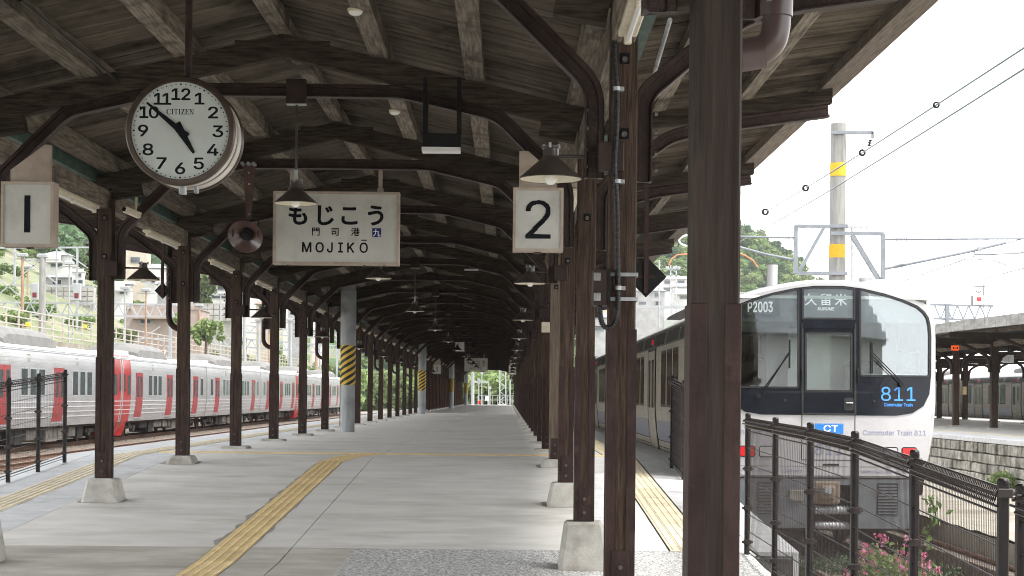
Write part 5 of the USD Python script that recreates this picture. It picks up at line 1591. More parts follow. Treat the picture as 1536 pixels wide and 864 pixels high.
def track(xc, y0, y1, label, s0=0.65, sleepers=True, zr_=-1.10):
    t = Thing('railway_track', label, 'track', (xc, y0, zr_))
    for sx in (-1, 1):
        x = xc + sx * .57
        m = MB(); sec = [(-.06, -.14), (.06, -.14), (.06, -.128), (.012, -.11), (.01, -.04), (.035, -.03), (.035, -.003), (.03, 0), (-.03, 0), (-.035, -.003), (-.035, -.03), (-.01, -.04), (-.012, -.11), (-.06, -.128)]
        n = len(sec)
        v = [(x + a, y, zr_ + b) for y in (y0, y1) for a, b in sec]
        m.add(v, [[k, (k + 1) % n, n + (k + 1) % n, n + k] for k in range(n)])
        t.part('rail', m, 'rust')
        m = MB().box((x - .028, y0, zr_), (x + .028, y1, zr_ + .002)); t.part('rail_head', m, 'railtop')
    if sleepers:
        y = y0
        far = MB(); k = 0
        while y < y1:
            if k < 120:
                m = MB().cbox((xc - 1.05, y, zr_ - .26), (xc + 1.05, y + .2, zr_ - .142), .01); t.part('sleeper', m, 'sleeper')
            else:
                far.box((xc - 1.05, y, zr_ - .26), (xc + 1.05, y + .2, zr_ - .142))
            y += s0; k += 1
        if far.n:
            t.part('far_sleeper', far, 'sleeper', kind='stuff')
    return t


track(TX, 13.0, 100, 'rusty track under the white fronted train')
track(LT, 44, 190, 'track under the silver and red train on the left')
track(-14.6, 30, 190, 'empty rusty track between the left platform edge and the silver train')

# low concrete slab between the tracks at the right, with its sheer dark edge
v, f = bumpy(5.9, 8.8, 14.0, 120, 24, 400, -.69, .05, 2.2, 9)
m = MB().add(v, f); m.box((5.9, 14, -1.4), (6.1, 120, -.72)); m.box((8.6, 14, -1.4), (8.79, 120, -.72))
single('concrete_slab', m, 'slab', kind='structure')
m = MB()
m.box((5.60, 12.5, -1.4), (5.895, 120, -1.0)); single('stone_ledge', m, 'ballast', kind='structure')
m = MB().tube([(5.80, 12.6, -.97), (5.80, 100, -.97)], .035, 8); single('rusty_pipe', m, 'rust', 'rusty pipe along the dark edge of the right hand slab', 'pipe')
# second platform behind: rough stone wall, coping, deck
OX = 12.25
op = Thing('opposite_platform', kind='structure', loc=(OX, 40, 0))
m = MB().box((OX + .1, 20, -1.3), (26.0, 130, -.06)); op.part('platform_core', m, 'joint')
m = MB().box((OX + .62, 20, -.055), (26.0, 130, -.01)); op.part('platform_deck', m, 'concrete')
m = MB().box((OX + 1.5, 20, -.009), (OX + 1.8, 130, -.004)); op.part('warning_strip', m, 'paletactile')
for k in range(46):
    m = MB().cbox((OX - .06, 26 + k * 1.2 + .004, -.13), (OX + .615, 27.2 + k * 1.2 - .004, .0), .012); op.part('coping_stone', m, 'paver')
far = MB(); rr = random.Random(5)
cnt = 0
for row, (z0, z1) in enumerate(((-.40, -.135), (-.66, -.41), (-.92, -.67), (-1.2, -.93))):
    y = 26 + rr.uniform(0, .2)
    while y < 100:
        w = rr.uniform(.16, .32) if row == 0 else rr.uniform(.20, .55)
        near = y < 56 and cnt < 298
        m = MB() if near else far
        o = rr.uniform(-.04, .035)
        m.cbox((OX - .05 + o, y + .008, z0 + rr.uniform(0, .012)), (OX + .2, y + w - .008, z1 - rr.uniform(0, .012)), .02)
        if near:
            op.part('stone', m, 'stone'); cnt += 1
        y += w
op.part('stonework', far, 'stone', kind='stuff')

# its canopy
oc = Thing('opposite_canopy', 'dark timber canopy with grey eave over the platform on the far right', 'canopy', (19, 45, 0))
ocX, oX0, oX1 = 19.2, 16.4, 22.0
OY = [49.4 + 4.6 * k for k in range(13)]


def wob(y):
    return .05 * math.sin((y - 44) / 4.2) - .30


for y in OY:
    for X, s in ((oX0, -1), (oX1, 1)):
        m = MB().cbox((X - .11, y - .11, -.01), (X + .11, y + .11, 3.0), .01); pst = oc.part('post', m, 'post')
        m = MB().cbox((X - .2, y - .2, -.01), (X + .2, y + .2, .035), .01); oc.part('post_base', m, 'block', pst)
        for d in (-1, 1):
            p = chaikin([(X + d * .16, 1.9), (X + d * .16, 2.3), (X + d * .32, 2.52), (X + d * 1.1, 2.86), (X + d * 1.35, 2.88)], 2)
            m = MB(); m.tube([(a, y, b) for a, b in p], .06, 6); oc.part('bracket', m, 'rail')
    m = MB().bar((oX0 - 2.8, y, 2.98), (oX0, y, 2.95), .11, .18); oc.part('wing_rafter', m, 'rafter')
    m = MB().bar((oX1 + 2.8, y, 2.98), (oX1, y, 2.95), .11, .18); oc.part('wing_rafter', m, 'rafter')
    m = MB().bar((oX0, y, 3.05), (ocX, y, 3.75), .11, .18); oc.part('principal_rafter', m, 'rafter')
    m = MB().bar((oX1, y, 3.05), (ocX, y, 3.75), .11, .18); oc.part('principal_rafter', m, 'rafter')
    m = MB().bar((oX0, y, 2.55), (oX1, y, 2.55), .07, .1); oc.part('tie_beam', m, 'rail')
for X in (oX0, oX1):
    m = MB().box((X - .08, 38, 2.78), (X + .08, 106, 2.95)); oc.part('post_beam', m, 'purlin')
for u, z in ((-2.5, 3.07), (-1.3, 3.06), (1.2, 3.45), (4.4, 3.45)):
    m = MB().box((oX0 + u - .06, 38, z), (oX0 + u + .06, 106, z + .13)); oc.part('purlin', m, 'purlin')
rfm = MB()
ys = np.arange(36, 108, 1.0)
seq = [(-2.95, 3.44, 1), (0, 3.16, 0), (2.8, 3.98, 0), (5.6, 3.16, 0), (8.5, 3.44, 0)]
V = [(oX0 + u, y, z + (wob(y) if w else 0)) for y in ys for u, z, w in seq]
k5 = len(seq)
rfm.add(V, [[r * k5 + k, r * k5 + k + 1, (r + 1) * k5 + k + 1, (r + 1) * k5 + k] for r in range(len(ys) - 1) for k in range(k5 - 1)])
oc.part('roof_covering', rfm, 'roof')
for k in range(len(ys) - 1):
    a, b = wob(ys[k]), wob(ys[k + 1])
    x0, x1 = oX0 - 3.02, oX0 - 2.96
    m = MB().hexa([(x0, ys[k] + .012, 3.28 + a), (x1, ys[k] + .012, 3.28 + a), (x1, ys[k + 1] - .012, 3.28 + b), (x0, ys[k + 1] - .012, 3.28 + b),
                   (x0, ys[k] + .012, 3.58 + a), (x1, ys[k] + .012, 3.58 + a), (x1, ys[k + 1] - .012, 3.58 + b), (x0, ys[k + 1] - .012, 3.58 + b)])
    oc.part('eave_panel', m, 'eavegrey')
# fittings under it
c = P(1432, 522, 57.5)
t = Thing('orange_board', 'small orange lit board under the far right canopy', 'sign', tuple(c))
t.part('board_box', MB().cbox((c[0] - .13, 57.4, c[2] - .09), (c[0] + .13, 57.5, c[2] + .09), .01), 'orange')
t.part('hanger', MB().box((c[0] - .015, 57.44, c[2] + .09), (c[0] + .015, 57.47, 3.1)), 'black')
m = MB()
for k, w in enumerate((.05, .03, .06)):
    m.box((c[0] - .09 + k * .065, 57.395, c[2] - .04), (c[0] - .09 + k * .065 + w * .8, 57.399, c[2] + .03 * (1 if k != 1 else .2)))
t.part('board_lettering', m, 'ink')
c = P(1512, 537, 55)
t = Thing('platform_clock', 'small square white clock under the far right canopy', 'clock', tuple(c))
dl = t.part('clock_case', MB().cbox((c[0] - .17, 54.9, c[2] - .17), (c[0] + .17, 55.05, c[2] + .17), .01), 'white')
m = MB().bar((c[0], 54.892, c[2]), (c[0] + .07, 54.892, c[2] + .05), .004, .016, up=(0, 1, 0)); m.bar((c[0], 54.892, c[2]), (c[0] - .03, 54.892, c[2] - .11), .004, .012, up=(0, 1, 0)); t.part('clock_hands', m, 'ink', dl)
t.part('hanger', MB().box((c[0] - .02, 54.96, c[2] + .17), (c[0] + .02, 55.0, 3.2)), 'black')
c = P(1444.5, 586, 58.8)
single('notice_board', MB().cbox((c[0] - .06, 58.6, c[2] - .15), (c[0] + .08, 58.66, c[2] + .15), .01), 'tactile', 'small yellow notice on a post of the far right platform', 'notice')
# the grey brown train standing behind that platform
RC = 'grey brown train cars behind the far right platform'
for k, y in enumerate((52.0, 72.2, 92.4)):
    train_car('grey_train_car', ['grey brown train car at the right edge of the photo behind the far platform', 'grey brown train car behind the two posts of the far right platform', 'grey brown train car just right of the white front'][k], RC, 27.6, y, 20.0, -1, body='greycar', door='greycar', glass='darkglass', ribs=False, detail=False)

# ------------------------------------------------------------------ the concrete mast with its steel arms, and the wires
MY = 40.0
c = P(1255.5, 420, MY); top = P(1255.5, 185, MY)
mast = Thing('concrete_mast', 'grey concrete catenary mast with two yellow bands above the white fronted train', 'mast', (c[0], MY, -.7))
T = [[1, 0, 0, c[0]], [0, 1, 0, MY], [0, 0, 1, 0]]
mp = mast.part('mast_shaft', MB().lathe([(.235, -.72), (.205, 4), (.19, top[2] - .25), (.19, top[2] - .02), (.17, top[2]), (0, top[2])], 32, T), 'mast', smooth=40)
for ya, yb in ((245, 265), (367, 387)):
    z1, z0 = P(1255, ya, MY)[2], P(1255, yb, MY)[2]
    mast.part('yellow_band', MB().lathe([(.19, z0), (.206, z0), (.206, z1), (.19, z1)], 32, T), 'bandyellow', mp, smooth=40)


def pl(*pts, Y=MY, dy=0.0):
    return [P(a, b, Y) + np.array([0, dy, 0]) for a, b in pts]


def arm(name, pts, w=.09, mt='armsteel', Y=MY, dy=-.22):
    q = pl(*pts, Y=Y, dy=dy)
    for a, b in zip(q[:-1], q[1:]):
        mast.part(name, MB().bar(a, b, w, w, up=(0, 1, 0)), mt)


arm('top_arm', [(1243, 201), (1306, 201)], .07)
arm('top_arm', [(1306, 200), (1306, 210)], .07)
arm('left_frame', [(1190, 340.5), (1269, 340.5)], .085)
arm('left_frame', [(1191, 340), (1191, 411)], .10)
arm('left_frame', [(1190, 411), (1268, 411)], .085)
arm('left_brace', [(1233, 343), (1196, 409)], .08)
arm('right_frame', [(1243, 352), (1321, 353)], .085, dy=-.34)
arm('right_frame', [(1320, 353), (1320, 420)], .10, dy=-.34)
arm('right_brace', [(1273, 355), (1312, 420)], .09, dy=-.34)
arm('right_brace', [(1277, 355), (1316, 420)], .05, dy=-.30)


def insulator(a, b, n=8, r=.055):
    a, b = np.array(a), np.array(b); L = np.linalg.norm(b - a); d = (b - a) / L
    s = np.cross(d, [0, 1, 0]); s /= np.linalg.norm(s)
    prof = []
    for k in range(n):
        u = L * (k + .5) / n
        prof += [(.022, u - L / n * .35), (r, u - L / n * .1), (r, u + L / n * .05), (.022, u + L / n * .3)]
    Tm = np.hstack([np.stack([s, np.cross(d, s), d], 1), a[:, None]])
    return MB().lathe(prof, 14, Tm)


def tube_px(name, pts, r, mt='armsteel', Y=MY, dy=-.34):
    mast.part(name, MB().tube(pl(*pts, Y=Y, dy=dy), r, 8), mt, smooth=50)


tube_px('cantilever_tube', [(1322, 361), (1541, 360)], .024)
tube_px('cantilever_tube', [(1322, 405), (1440, 381), (1503, 366)], .034)
tube_px('cantilever_tube', [(1455, 384), (1520, 382), (1545, 376)], .02)
tube_px('steady_arm', [(1457, 377), (1452, 394), (1462, 391), (1485, 392), (1500, 398), (1513, 405)], .014)
tube_px('stay', [(1505, 355), (1505, 366), (1541, 357)], .012)
tube_px('cantilever_tube', [(1190, 358), (1100, 356)], .024, dy=-.22)
tube_px('cantilever_tube', [(1190, 391), (1148, 383), (1085, 366)], .032, dy=-.22)
tube_px('registration_arm', [(1085, 372), (1115, 384), (1128, 392), (1134, 401)], .018, 'orangepipe', dy=-.22)
for pa, pb, dy in (((1336, 361), (1356, 361), -.34), ((1338, 401.5), (1353, 398.5), -.34), ((1184, 357.5), (1165, 357.3), -.22)):
    a, b = pl(pa, pb, dy=dy); mast.part('insulator', insulator(a, b), 'porcelain')
mast.part('joint_clamp', MB().cbox(*[p + np.array(o) for p, o in zip(pl((1459, 378), (1467, 372), dy=-.40), ((0, 0, 0), (0, .1, 0)))], .02), 'porcelain')
a, b = pl((1303, 211), (1300, 222), dy=-.22); mast.part('insulator', insulator(a, b, 3, .06), 'black')

for (xa, ya, Ya), (xb, yb, Yb), lab, ring_ in (((1620, 17, 17), (1080, 355, 62), 'upper overhead wire with black rings crossing the sky', True), ((1620, 50, 17), (1080, 378, 62), 'lower overhead wire parallel to the ringed wire', False)):
    a, b = P(xa, ya, Ya), P(xb, yb, Yb)
    t = Thing('overhead_wire', lab, 'wire', tuple(b))
    pts = []
    for k in range(25):
        u = k / 24; p = a * (1 - u) + b * u; p = p - np.array([0, 0, .12 * math.sin(math.pi * u)]); pts.append(p)
    t.part('wire', MB().tube(pts, .0145, 6), 'wire')
    pts = np.array(pts)
    for px in (1401, 1290, 1205.5, 1145.5):
        sc = VX + (pts[:, 0] * FPX / pts[:, 1])
        k = np.interp(px, sc[::-1], np.arange(len(sc))[::-1]); j = int(k); p = pts[j] * (1 - (k - j)) + pts[min(j + 1, 24)] * (k - j)
        r = 3.9 * p[1] / FPX
        if ring_:
            tr = np.linspace(0, 2 * np.pi, 19)
            t.part('wire_ring', MB().tube([p + np.array([r * math.cos(q), 0, r * math.sin(q)]) for q in tr], r * .42, 8, False), 'black', smooth=60)
        else:
            t.part('wire_clip', MB().bar(p, p + np.array([0, 0, r * 2.4]), r * .5, r * .5), 'black')
for (xa, ya, Ya), (xb, yb, Yb), lab in (((1450, 388, 42), (1270, 452, 62), 'thin low contact wire under the cantilever'), ((1560, 396, 44), (1360, 448, 70), 'faint lowest wire near the right canopy')):
    a, b = P(xa, ya, Ya), P(xb, yb, Yb)
    t = Thing('overhead_wire', lab, 'wire', tuple(b))
    t.part('wire', MB().tube([a, (a + b) / 2, b], .016, 6), 'wire')
    for u in (.15, .5, .8):
        p = a + (b - a) * u; t.part('wire_clip', MB().bar(p, p + np.array([0, 0, .08]), .04, .04), 'black')

# cellular aerial far behind the mast, and the far signal gantry
c0, c1 = P(1279, 432, 150), P(1279, 340, 150)
t = Thing('aerial_mast', 'thin grey aerial mast behind the concrete mast', 'mast', (c0[0], 150, 0))
t.part('pole', MB().tube([(c0[0], 150, -1), tuple(c1)], .16, 8), 'galv')
for k, px in enumerate((1270, 1275, 1288, 1300)):
    a, b = P(px, 350, 150), P(px, 326 + (k % 2) * 4, 150); t.part('aerial_rod', MB().tube([a, b], .06, 6), 'galv')
a, b = P(1268, 340, 150), P(1302, 340, 150)
t.part('aerial_frame', MB().bar(a, b, .2, .25), 'galv'); a, b = P(1268, 349, 150), P(1298, 349, 150); t.part('aerial_frame', MB().bar(a, b, .2, .2), 'galv')
GY = 130.0
g = Thing('signal_gantry', 'pale lattice signal gantry far above the right canopy with a red lens', 'gantry', tuple(P(1420, 480, GY)))


def gb(p, q, w=.18, nm='lattice_bar', Y=GY, th=None, mt='armsteel'):
    a, b = P(*p, Y), P(*q, Y); (th or g).part(nm, MB().bar(a, b, w, w, up=(0, 1, 0)), mt)


gb((1395, 457), (1490, 459), .16); gb((1395, 478), (1490, 480), .16)
for k in range(5):
    gb((1402 + k * 17, 458), (1411 + k * 17, 479), .10); gb((1411 + k * 17, 479), (1419 + k * 17, 458), .10)
gb((1421, 456), (1421, 500), .32, 'gantry_post'); gb((1475, 427), (1475, 462), .13, 'gantry_post'); gb((1458, 443), (1458, 458), .13, 'gantry_post'); gb((1461, 429), (1478, 430), .12, 'gantry_post')
a, b = P(1460.5, 457, GY), P(1474, 443, GY)
g.part('signal_plate', MB().box((a[0], GY - .2, a[2]), (b[0], GY - .1, b[2])), 'white')
a, b = P(1464, 452, GY), P(1471, 446, GY); g.part('signal_lens', MB().box((a[0], GY - .24, a[2]), (b[0], GY - .2, b[2])), 'taillamp')
a, b = P(1462, 440.5, GY), P(1472, 435.5, GY); g.part('number_plate', MB().box((a[0] - .05, GY - .2, a[2] - .05), (b[0] + .05, GY - .15, b[2] + .05)), 'white')
g.part('plate_number', text(MB(), 'N6', .24, (a[0] + b[0]) / 2, a[2] + .02, GY - .2, True, 1.1), 'ink')

# ------------------------------------------------------------------ flowers and weeds beyond the fence
m = quads(*bumpy(2.42, 5.3, 7.0, 15.2, 30, 60, -.93, .22, 1.6, 21)); single('garden_soil', m, 'gravel', kind='structure')
rng = np.random.default_rng(11)


def bush(name, label, cat, c, blobs, n, size, leafmat, flowers=0, stems=14, fsize=.03):
    t = Thing(name, label, cat, c)
    blobs = [((c[0] + b[0][0], c[1] + b[0][1], c[2] + b[0][2]), b[1]) for b in blobs]
    m = MB()
    pts = crown_points(blobs, n, rng, .35)
    for k in range(stems):
        p = pts[rng.integers(len(pts))]; m.tube([(c[0] + rng.normal() * .06, c[1] + rng.normal() * .06, c[2] - .05), (np.array(c) + p) / 2 + rng.normal(size=3) * .03, p], [.007, .005, .002], 5)
    t.part('stem', m, 'bark')
    t.part('foliage', MB().add(*leaves(pts, size, rng)), leafmat, kind='stuff')
    if flowers:
        top = [(np.array(b[0]) + np.array([0, 0, b[1][2] * .45]), np.array(b[1]) * .8) for b in blobs]
        q = crown_points(top, flowers, rng, .7)
        q = np.repeat(q, 5, 0) + rng.normal(size=(flowers * 5, 3)) * fsize * .5
        t.part('blossom', MB().add(*leaves(q, fsize, rng, 1.1)), 'petal', kind='stuff')
    return t


bush('flowering_bush', 'low bush with pink flowers beyond the mesh fence in front of the train', 'bush', (3.02, 12.6, -.92), [((-.04, 0, .40), (.30, .28, .36)), ((.24, .1, .32), (.26, .28, .28)), ((-.24, -.1, .30), (.2, .22, .30)), ((.42, .05, .20), (.2, .22, .2))], 2800, .032, 'leafpale', 170)
bush('weed_clump', 'small green weed clump at the lower right beyond the fence', 'weed', (3.72, 12.4, -.95), [((0, 0, .16), (.16, .18, .2))], 500, .03, 'leaf', 0, 6)
bush('weed_clump', 'green weeds under the front of the white train', 'weed', (4.35, 19.6, -1.22), [((0, 0, .12), (.6, .3, .2)), ((.7, -.4, .1), (.4, .3, .16)), ((-.7, -.3, .1), (.4, .3, .18))], 1300, .04, 'leafdark', 0, 8)
bush('weed_clump', 'pale weeds at the foot of the stone platform wall', 'weed', (11.9, 38.5, -1.15), [((0, 0, .15), (.3, .5, .25))], 600, .06, 'leafpale', 0, 8)
t = Thing('climbing_vine', 'thin vine climbing beside a post of the right mesh fence', 'plant', (2.62, 10.3, -.9))
q = chaikin([(2.62, 10.3, -.95), (2.56, 10.2, -.2), (2.62, 10.1, .05), (2.72, 10.1, .22), (2.66, 10.05, .33)], 2)
t.part('stem', MB().tube(q, .005, 5), 'leafdark')
q2 = np.repeat(q[6:], 3, 0); q2 = q2 + rng.normal(size=q2.shape) * .03
t.part('foliage', MB().add(*leaves(q2, .035, rng)), 'leaf', kind='stuff')


# ------------------------------------------------------------------ hills
def hl(x, y):
    """Height of the hillside on the left and, far off, behind the tunnel's end and on the right."""
    x, y = np.asarray(x, float), np.asarray(y, float)
    d = np.clip(-x - 31 - .02 * np.clip(y - 100, 0, None), 0, None)
    left = np.where(d > 0, 4.2 + .46 * d, -1.3)
    left = np.minimum(left, 34 + .02 * d)
    right = np.interp(x, [-140, -60, 0, 40, 66, 80, 90, 97, 103, 108, 116, 130, 145], [30, 43, 60, 67, 64, 58, 51, 43, 36, 28, 13, 2, -1]) * np.exp(-((y - 545) / 110) ** 2)
    return np.maximum(left, right - 2.5)


def hill_mesh(x0, x1, y0, y1, nx, ny, amp, seed):
    X, Y = np.meshgrid(np.linspace(x0, x1, nx + 1), np.linspace(y0, y1, ny + 1))
    Z = hl(X, Y) + amp * (meshkit.fbm(np.stack([X.ravel() * .08, Y.ravel() * .08, 0 * X.ravel()], 1), 4, seed).reshape(X.shape) - .5)
    v = np.stack([X.ravel(), Y.ravel(), Z.ravel()], 1)
    i = (np.arange(ny)[:, None] * (nx + 1) + np.arange(nx)).ravel()
    return v, np.stack([i, i + 1, i + nx + 2, i + nx + 1], 1)


single('hillside', quads(*hill_mesh(-170, -31.5, 30, 460, 110, 260, 2.0, 2)), 'hill', kind='structure', smooth=True)
single('far_hill', quads(*hill_mesh(-170, 200, 330, 760, 120, 140, 4.0, 4)), 'hillwood', kind='structure', smooth=True)


def tree_proto(path, seed, mt, n=420, r=(2.6, 2.6, 2.9), leaf=.75):
    rg = np.random.default_rng(seed)
    blobs = [((0, 0, 3.6), r)] + [(tuple(np.array([0, 0, 3.4]) + rg.normal(size=3) * [1.5, 1.5, 1.1]), tuple(np.array(r) * rg.uniform(.4, .65))) for _ in range(5)]
    v, f = leaves(crown_points(blobs, n, rg, .55), leaf, rg, 1.5)
    return usdkit.mesh(stage, path, (v, f), M[mt])


def forest(name, pts, scales, seed, mats=('leaf', 'leafdark', 'leafpale')):
    root = f'/World/{name}'
    pi = UsdGeom.PointInstancer.Define(stage, root)
    paths = []
    for k, mt in enumerate(mats):
        paths.append(tree_proto(f'{root}/crown_{k + 1:03d}' if k else f'{root}/crown', seed + k, mt).GetPath())
    pi.CreatePrototypesRel().SetTargets(paths)
    rg = np.random.default_rng(seed)
    pi.CreatePositionsAttr(Vt.Vec3fArray.FromNumpy(np.asarray(pts, np.float32)))
    pi.CreateProtoIndicesAttr(Vt.IntArray.FromNumpy(rg.integers(0, len(mats), len(pts)).astype(np.int32)))
    pi.CreateScalesAttr(Vt.Vec3fArray.FromNumpy(np.asarray(scales, np.float32)))
    tag(pi.GetPrim(), None, None, None, 'stuff')
    return pi


rg = np.random.default_rng(31)
# wooded hill far to the right, seen between the posts and beyond
n = 5200
x, y = rg.uniform(-40, 190, n), rg.uniform(400, 640, n)
z = hl(x, y); k = z > 3
x, y, z = x[k], y[k], z[k]
s = rg.uniform(.5, 1.05, len(x))
forest('hill_wood', np.stack([x, y, z - 2.2 * s], 1), np.stack([s, s, s * rg.uniform(.8, 1.15, len(x))], 1), 41)
# dark wood along the top of the left hillside
n = 700
x, y = rg.uniform(-150, -60, n), rg.uniform(200, 440, n)
z = hl(x, y); k = z > 19
x, y, z = x[k], y[k], z[k]
s = rg.uniform(.8, 1.5, len(x))
forest('hillside_wood', np.stack([x, y, z - 1.5 * s], 1), np.stack([s, s, s], 1), 51, ('leafdark', 'leaf', 'leafdark'))
# scrub on the slopes
n = 420
x, y = rg.uniform(-90, -33, n), rg.uniform(70, 330, n)
z = hl(x, y)
s = rg.uniform(.07, .24, n)
forest('hillside_scrub', np.stack([x, y, z - .4 * s], 1), np.stack([s * 1.5, s * 1.5, s], 1), 61, ('leaf', 'leafpale', 'leafpale'))

# ------------------------------------------------------------------ houses


def house(label, px, py, Y, wpx, hpx, wall, roof, seed, rot=0.0, group=None, depth=None, name='house', storeys=2):
    """px, py: the middle of the wall's foot in the photograph; wpx, hpx: its size there."""
    c = P(px, py, Y); k = Y / FPX
    w, h = wpx * k, hpx * k
    d = depth or w * .8
    rg = random.Random(seed)
    t = Thing(name, label, 'house' if name == 'house' else 'building', tuple(c), group)
    x0, x1, y0, y1, z0 = c[0] - w / 2, c[0] + w / 2, Y, Y + d, c[2]
    rh = h * .28
    m = MB().box((x0, y0, max(z0 - 14, -2.5)), (x1, y1, z0 + h)); wl_ = t.part('wall', m, wall)
    ov = .35
    if roof:
        rz = z0 + h - .02
        m = MB()
        if rg.random() < .5:      # hipped
            e = w * .28
            v = [(x0 - ov, y0 - ov, rz), (x1 + ov, y0 - ov, rz), (x1 + ov, y1 + ov, rz), (x0 - ov, y1 + ov, rz), (x0 + e, (y0 + y1) / 2, rz + rh), (x1 - e, (y0 + y1) / 2, rz + rh)]
            m.add(v, [[0, 1, 5, 4], [2, 3, 4, 5]]); m.add(v, [[1, 2, 5], [3, 0, 4], [0, 2, 1], [0, 3, 2]])
        else:
            v = [(x0 - ov, y0 - ov, rz), (x1 + ov, y0 - ov, rz), (x1 + ov, y1 + ov, rz), (x0 - ov, y1 + ov, rz), (x0 - ov, (y0 + y1) / 2, rz + rh), (x1 + ov, (y0 + y1) / 2, rz + rh)]
            m.add(v, [[0, 1, 5, 4], [2, 3, 4, 5]]); m.add(v, [[1, 2, 5], [3, 0, 4], [0, 2, 1], [0, 3, 2]])
        t.part('roof', m, roof)
    else:
        m = MB().box((x0 - .1, y0 - .1, z0 + h), (x1 + .1, y0 + .1, z0 + h + .35)); m.box((x0 - .1, y0 + .1, z0 + h), (x1 + .1, y1, z0 + h + .1)); t.part('parapet', m, wall)
    for sfl in range(storeys):
        zc = z0 + h * (sfl + .55) / storeys
        nwin = max(1, int(w / 2.6))
        for j in range(nwin):
            if rg.random() < .12:
                continue
            xc_ = x0 + w * (j + .5) / nwin + rg.uniform(-.2, .2); ww = rg.choice((.45, .65, .9)) * min(1, w / nwin / 2.2); hh = h / storeys * rg.uniform(.18, .24)
            fr = t.part('window', MB().box((xc_ - ww - .08, y0 - .07, zc - hh - .08), (xc_ + ww + .08, y0 - .01, zc + hh + .08)), 'polewhite')
            t.part('pane', MB().box((xc_ - ww, y0 - .085, zc - hh), (xc_ + ww, y0 - .065, zc + hh)), 'pane', fr)
    if storeys > 1 and rg.random() < .6:
        m = MB().box((x0 + w * .1, y0 - .8, z0 + h / 2 - .1), (x1 - w * .2, y0 + .0, z0 + h / 2)); m.box((x0 + w * .1, y0 - .8, z0 + h / 2), (x1 - w * .2, y0 - .74, z0 + h / 2 + .9)); t.part('balcony', m, wall)
    return t


H = [('white house with a pale roof right under the numeral 1 sign', 84, 404, 190, 34, 22, 'wallwhite', 'tilespale', 1), ('grey house with dark windows above the stone wall at the left', 88, 432, 175, 40, 16, 'wallgrey', 'tiles', 2),
     ('cream house at the left edge below the numeral 1 sign', 12, 432, 180, 26, 30, 'wallcream', 'tiles', 3), ('long white house higher on the slope at the left edge', 22, 396, 235, 60, 20, 'wallwhite', 'tiles', 4),
     ('small white box house beside the first whole left post', 116, 428, 170, 16, 20, 'wallwhite', None, 5), ('cream block with a pink storey between the first two left posts', 203, 402, 230, 34, 44, 'wallcream', 'tilesbrown', 6),
     ('white house behind the first left bracket lamp', 232, 428, 220, 30, 26, 'wallwhite', 'tiles', 7), ('dull pink low block above the white railing', 243, 490, 150, 110, 26, 'wallpink', None, 8),
     ('white house with grey roof between the second and third left posts', 330, 452, 210, 34, 26, 'wallwhite', 'tiles', 9), ('grey house high between the second and third left posts', 308, 424, 260, 30, 16, 'wallgrey', 'tilesbrown', 10),
     ('pale house seen between the third and fourth left posts', 384, 445, 250, 26, 20, 'wallwhite', 'tilespale', 11), ('grey house above the greenery behind the fourth left post', 445, 470, 260, 26, 20, 'wallgrey', 'tiles', 12),
     ('white house between the fourth and fifth left posts', 478, 486, 250, 18, 16, 'wallwhite', 'tilesbrown', 13), ('grey roofed house at the left edge of the photo, low on the slope', 50, 442, 165, 30, 14, 'wallgrey', 'tilesbrown', 14),
     ('tiny white house with a brown roof left of the thick concrete pole', 44, 424, 215, 16, 12, 'wallwhite', 'tilesbrown', 21), ('cream flat roofed house above the white signal box beside the first whole post', 104, 415, 205, 20, 14, 'wallcream', None, 22),
     ('white house with a metal roof above the railing, right of the first whole post', 183, 444, 170, 24, 18, 'wallwhite', 'tilespale', 23), ('grey house with a tile roof left of the second left post', 250, 446, 185, 28, 20, 'wallgrey', 'tiles', 24),
     ('cream house with a tile roof just right of the second left post', 296, 402, 270, 24, 18, 'wallcream', 'tiles', 25), ('white house with a brown roof over the grey wall near the third left post', 326, 418, 280, 26, 16, 'wallwhite', 'tilesbrown', 26),
     ('pale flat roofed block right of the third left post', 372, 424, 300, 22, 22, 'wallwhite', None, 27), ('cream house with a brown roof low between the third and fourth left posts', 394, 470, 215, 20, 14, 'wallcream', 'tilesbrown', 28),
     ('white house with a metal roof between the fourth and fifth left posts', 434, 452, 300, 18, 18, 'wallwhite', 'tilespale', 29), ('cream house high between the fifth and sixth left posts', 474, 468, 320, 16, 14, 'wallcream', 'tiles', 30),
     ('wide pale roofed hall behind the conduit post', 992, 440, 330, 76, 22, 'wallwhite', 'tilespale', 15), ('grey roofed house left of the pylon behind the right train', 975, 462, 300, 44, 26, 'wallgrey', 'tiles', 16),
     ('white house right of the pylon behind the right train', 1024, 452, 280, 30, 22, 'wallwhite', 'tiles', 17), ('small house between the conduit post and the right post behind it', 902, 452, 280, 26, 26, 'wallcream', 'tiles', 18),
     ('small grey house low between the right posts', 897, 500, 260, 26, 24, 'wallgrey', 'tiles', 19)]
for lab, px, py, Y, w, h, wall, roof, sd in H:
    house(lab, px, py, Y, w, h, wall, roof, sd, storeys=1 if h < 18 else 2)


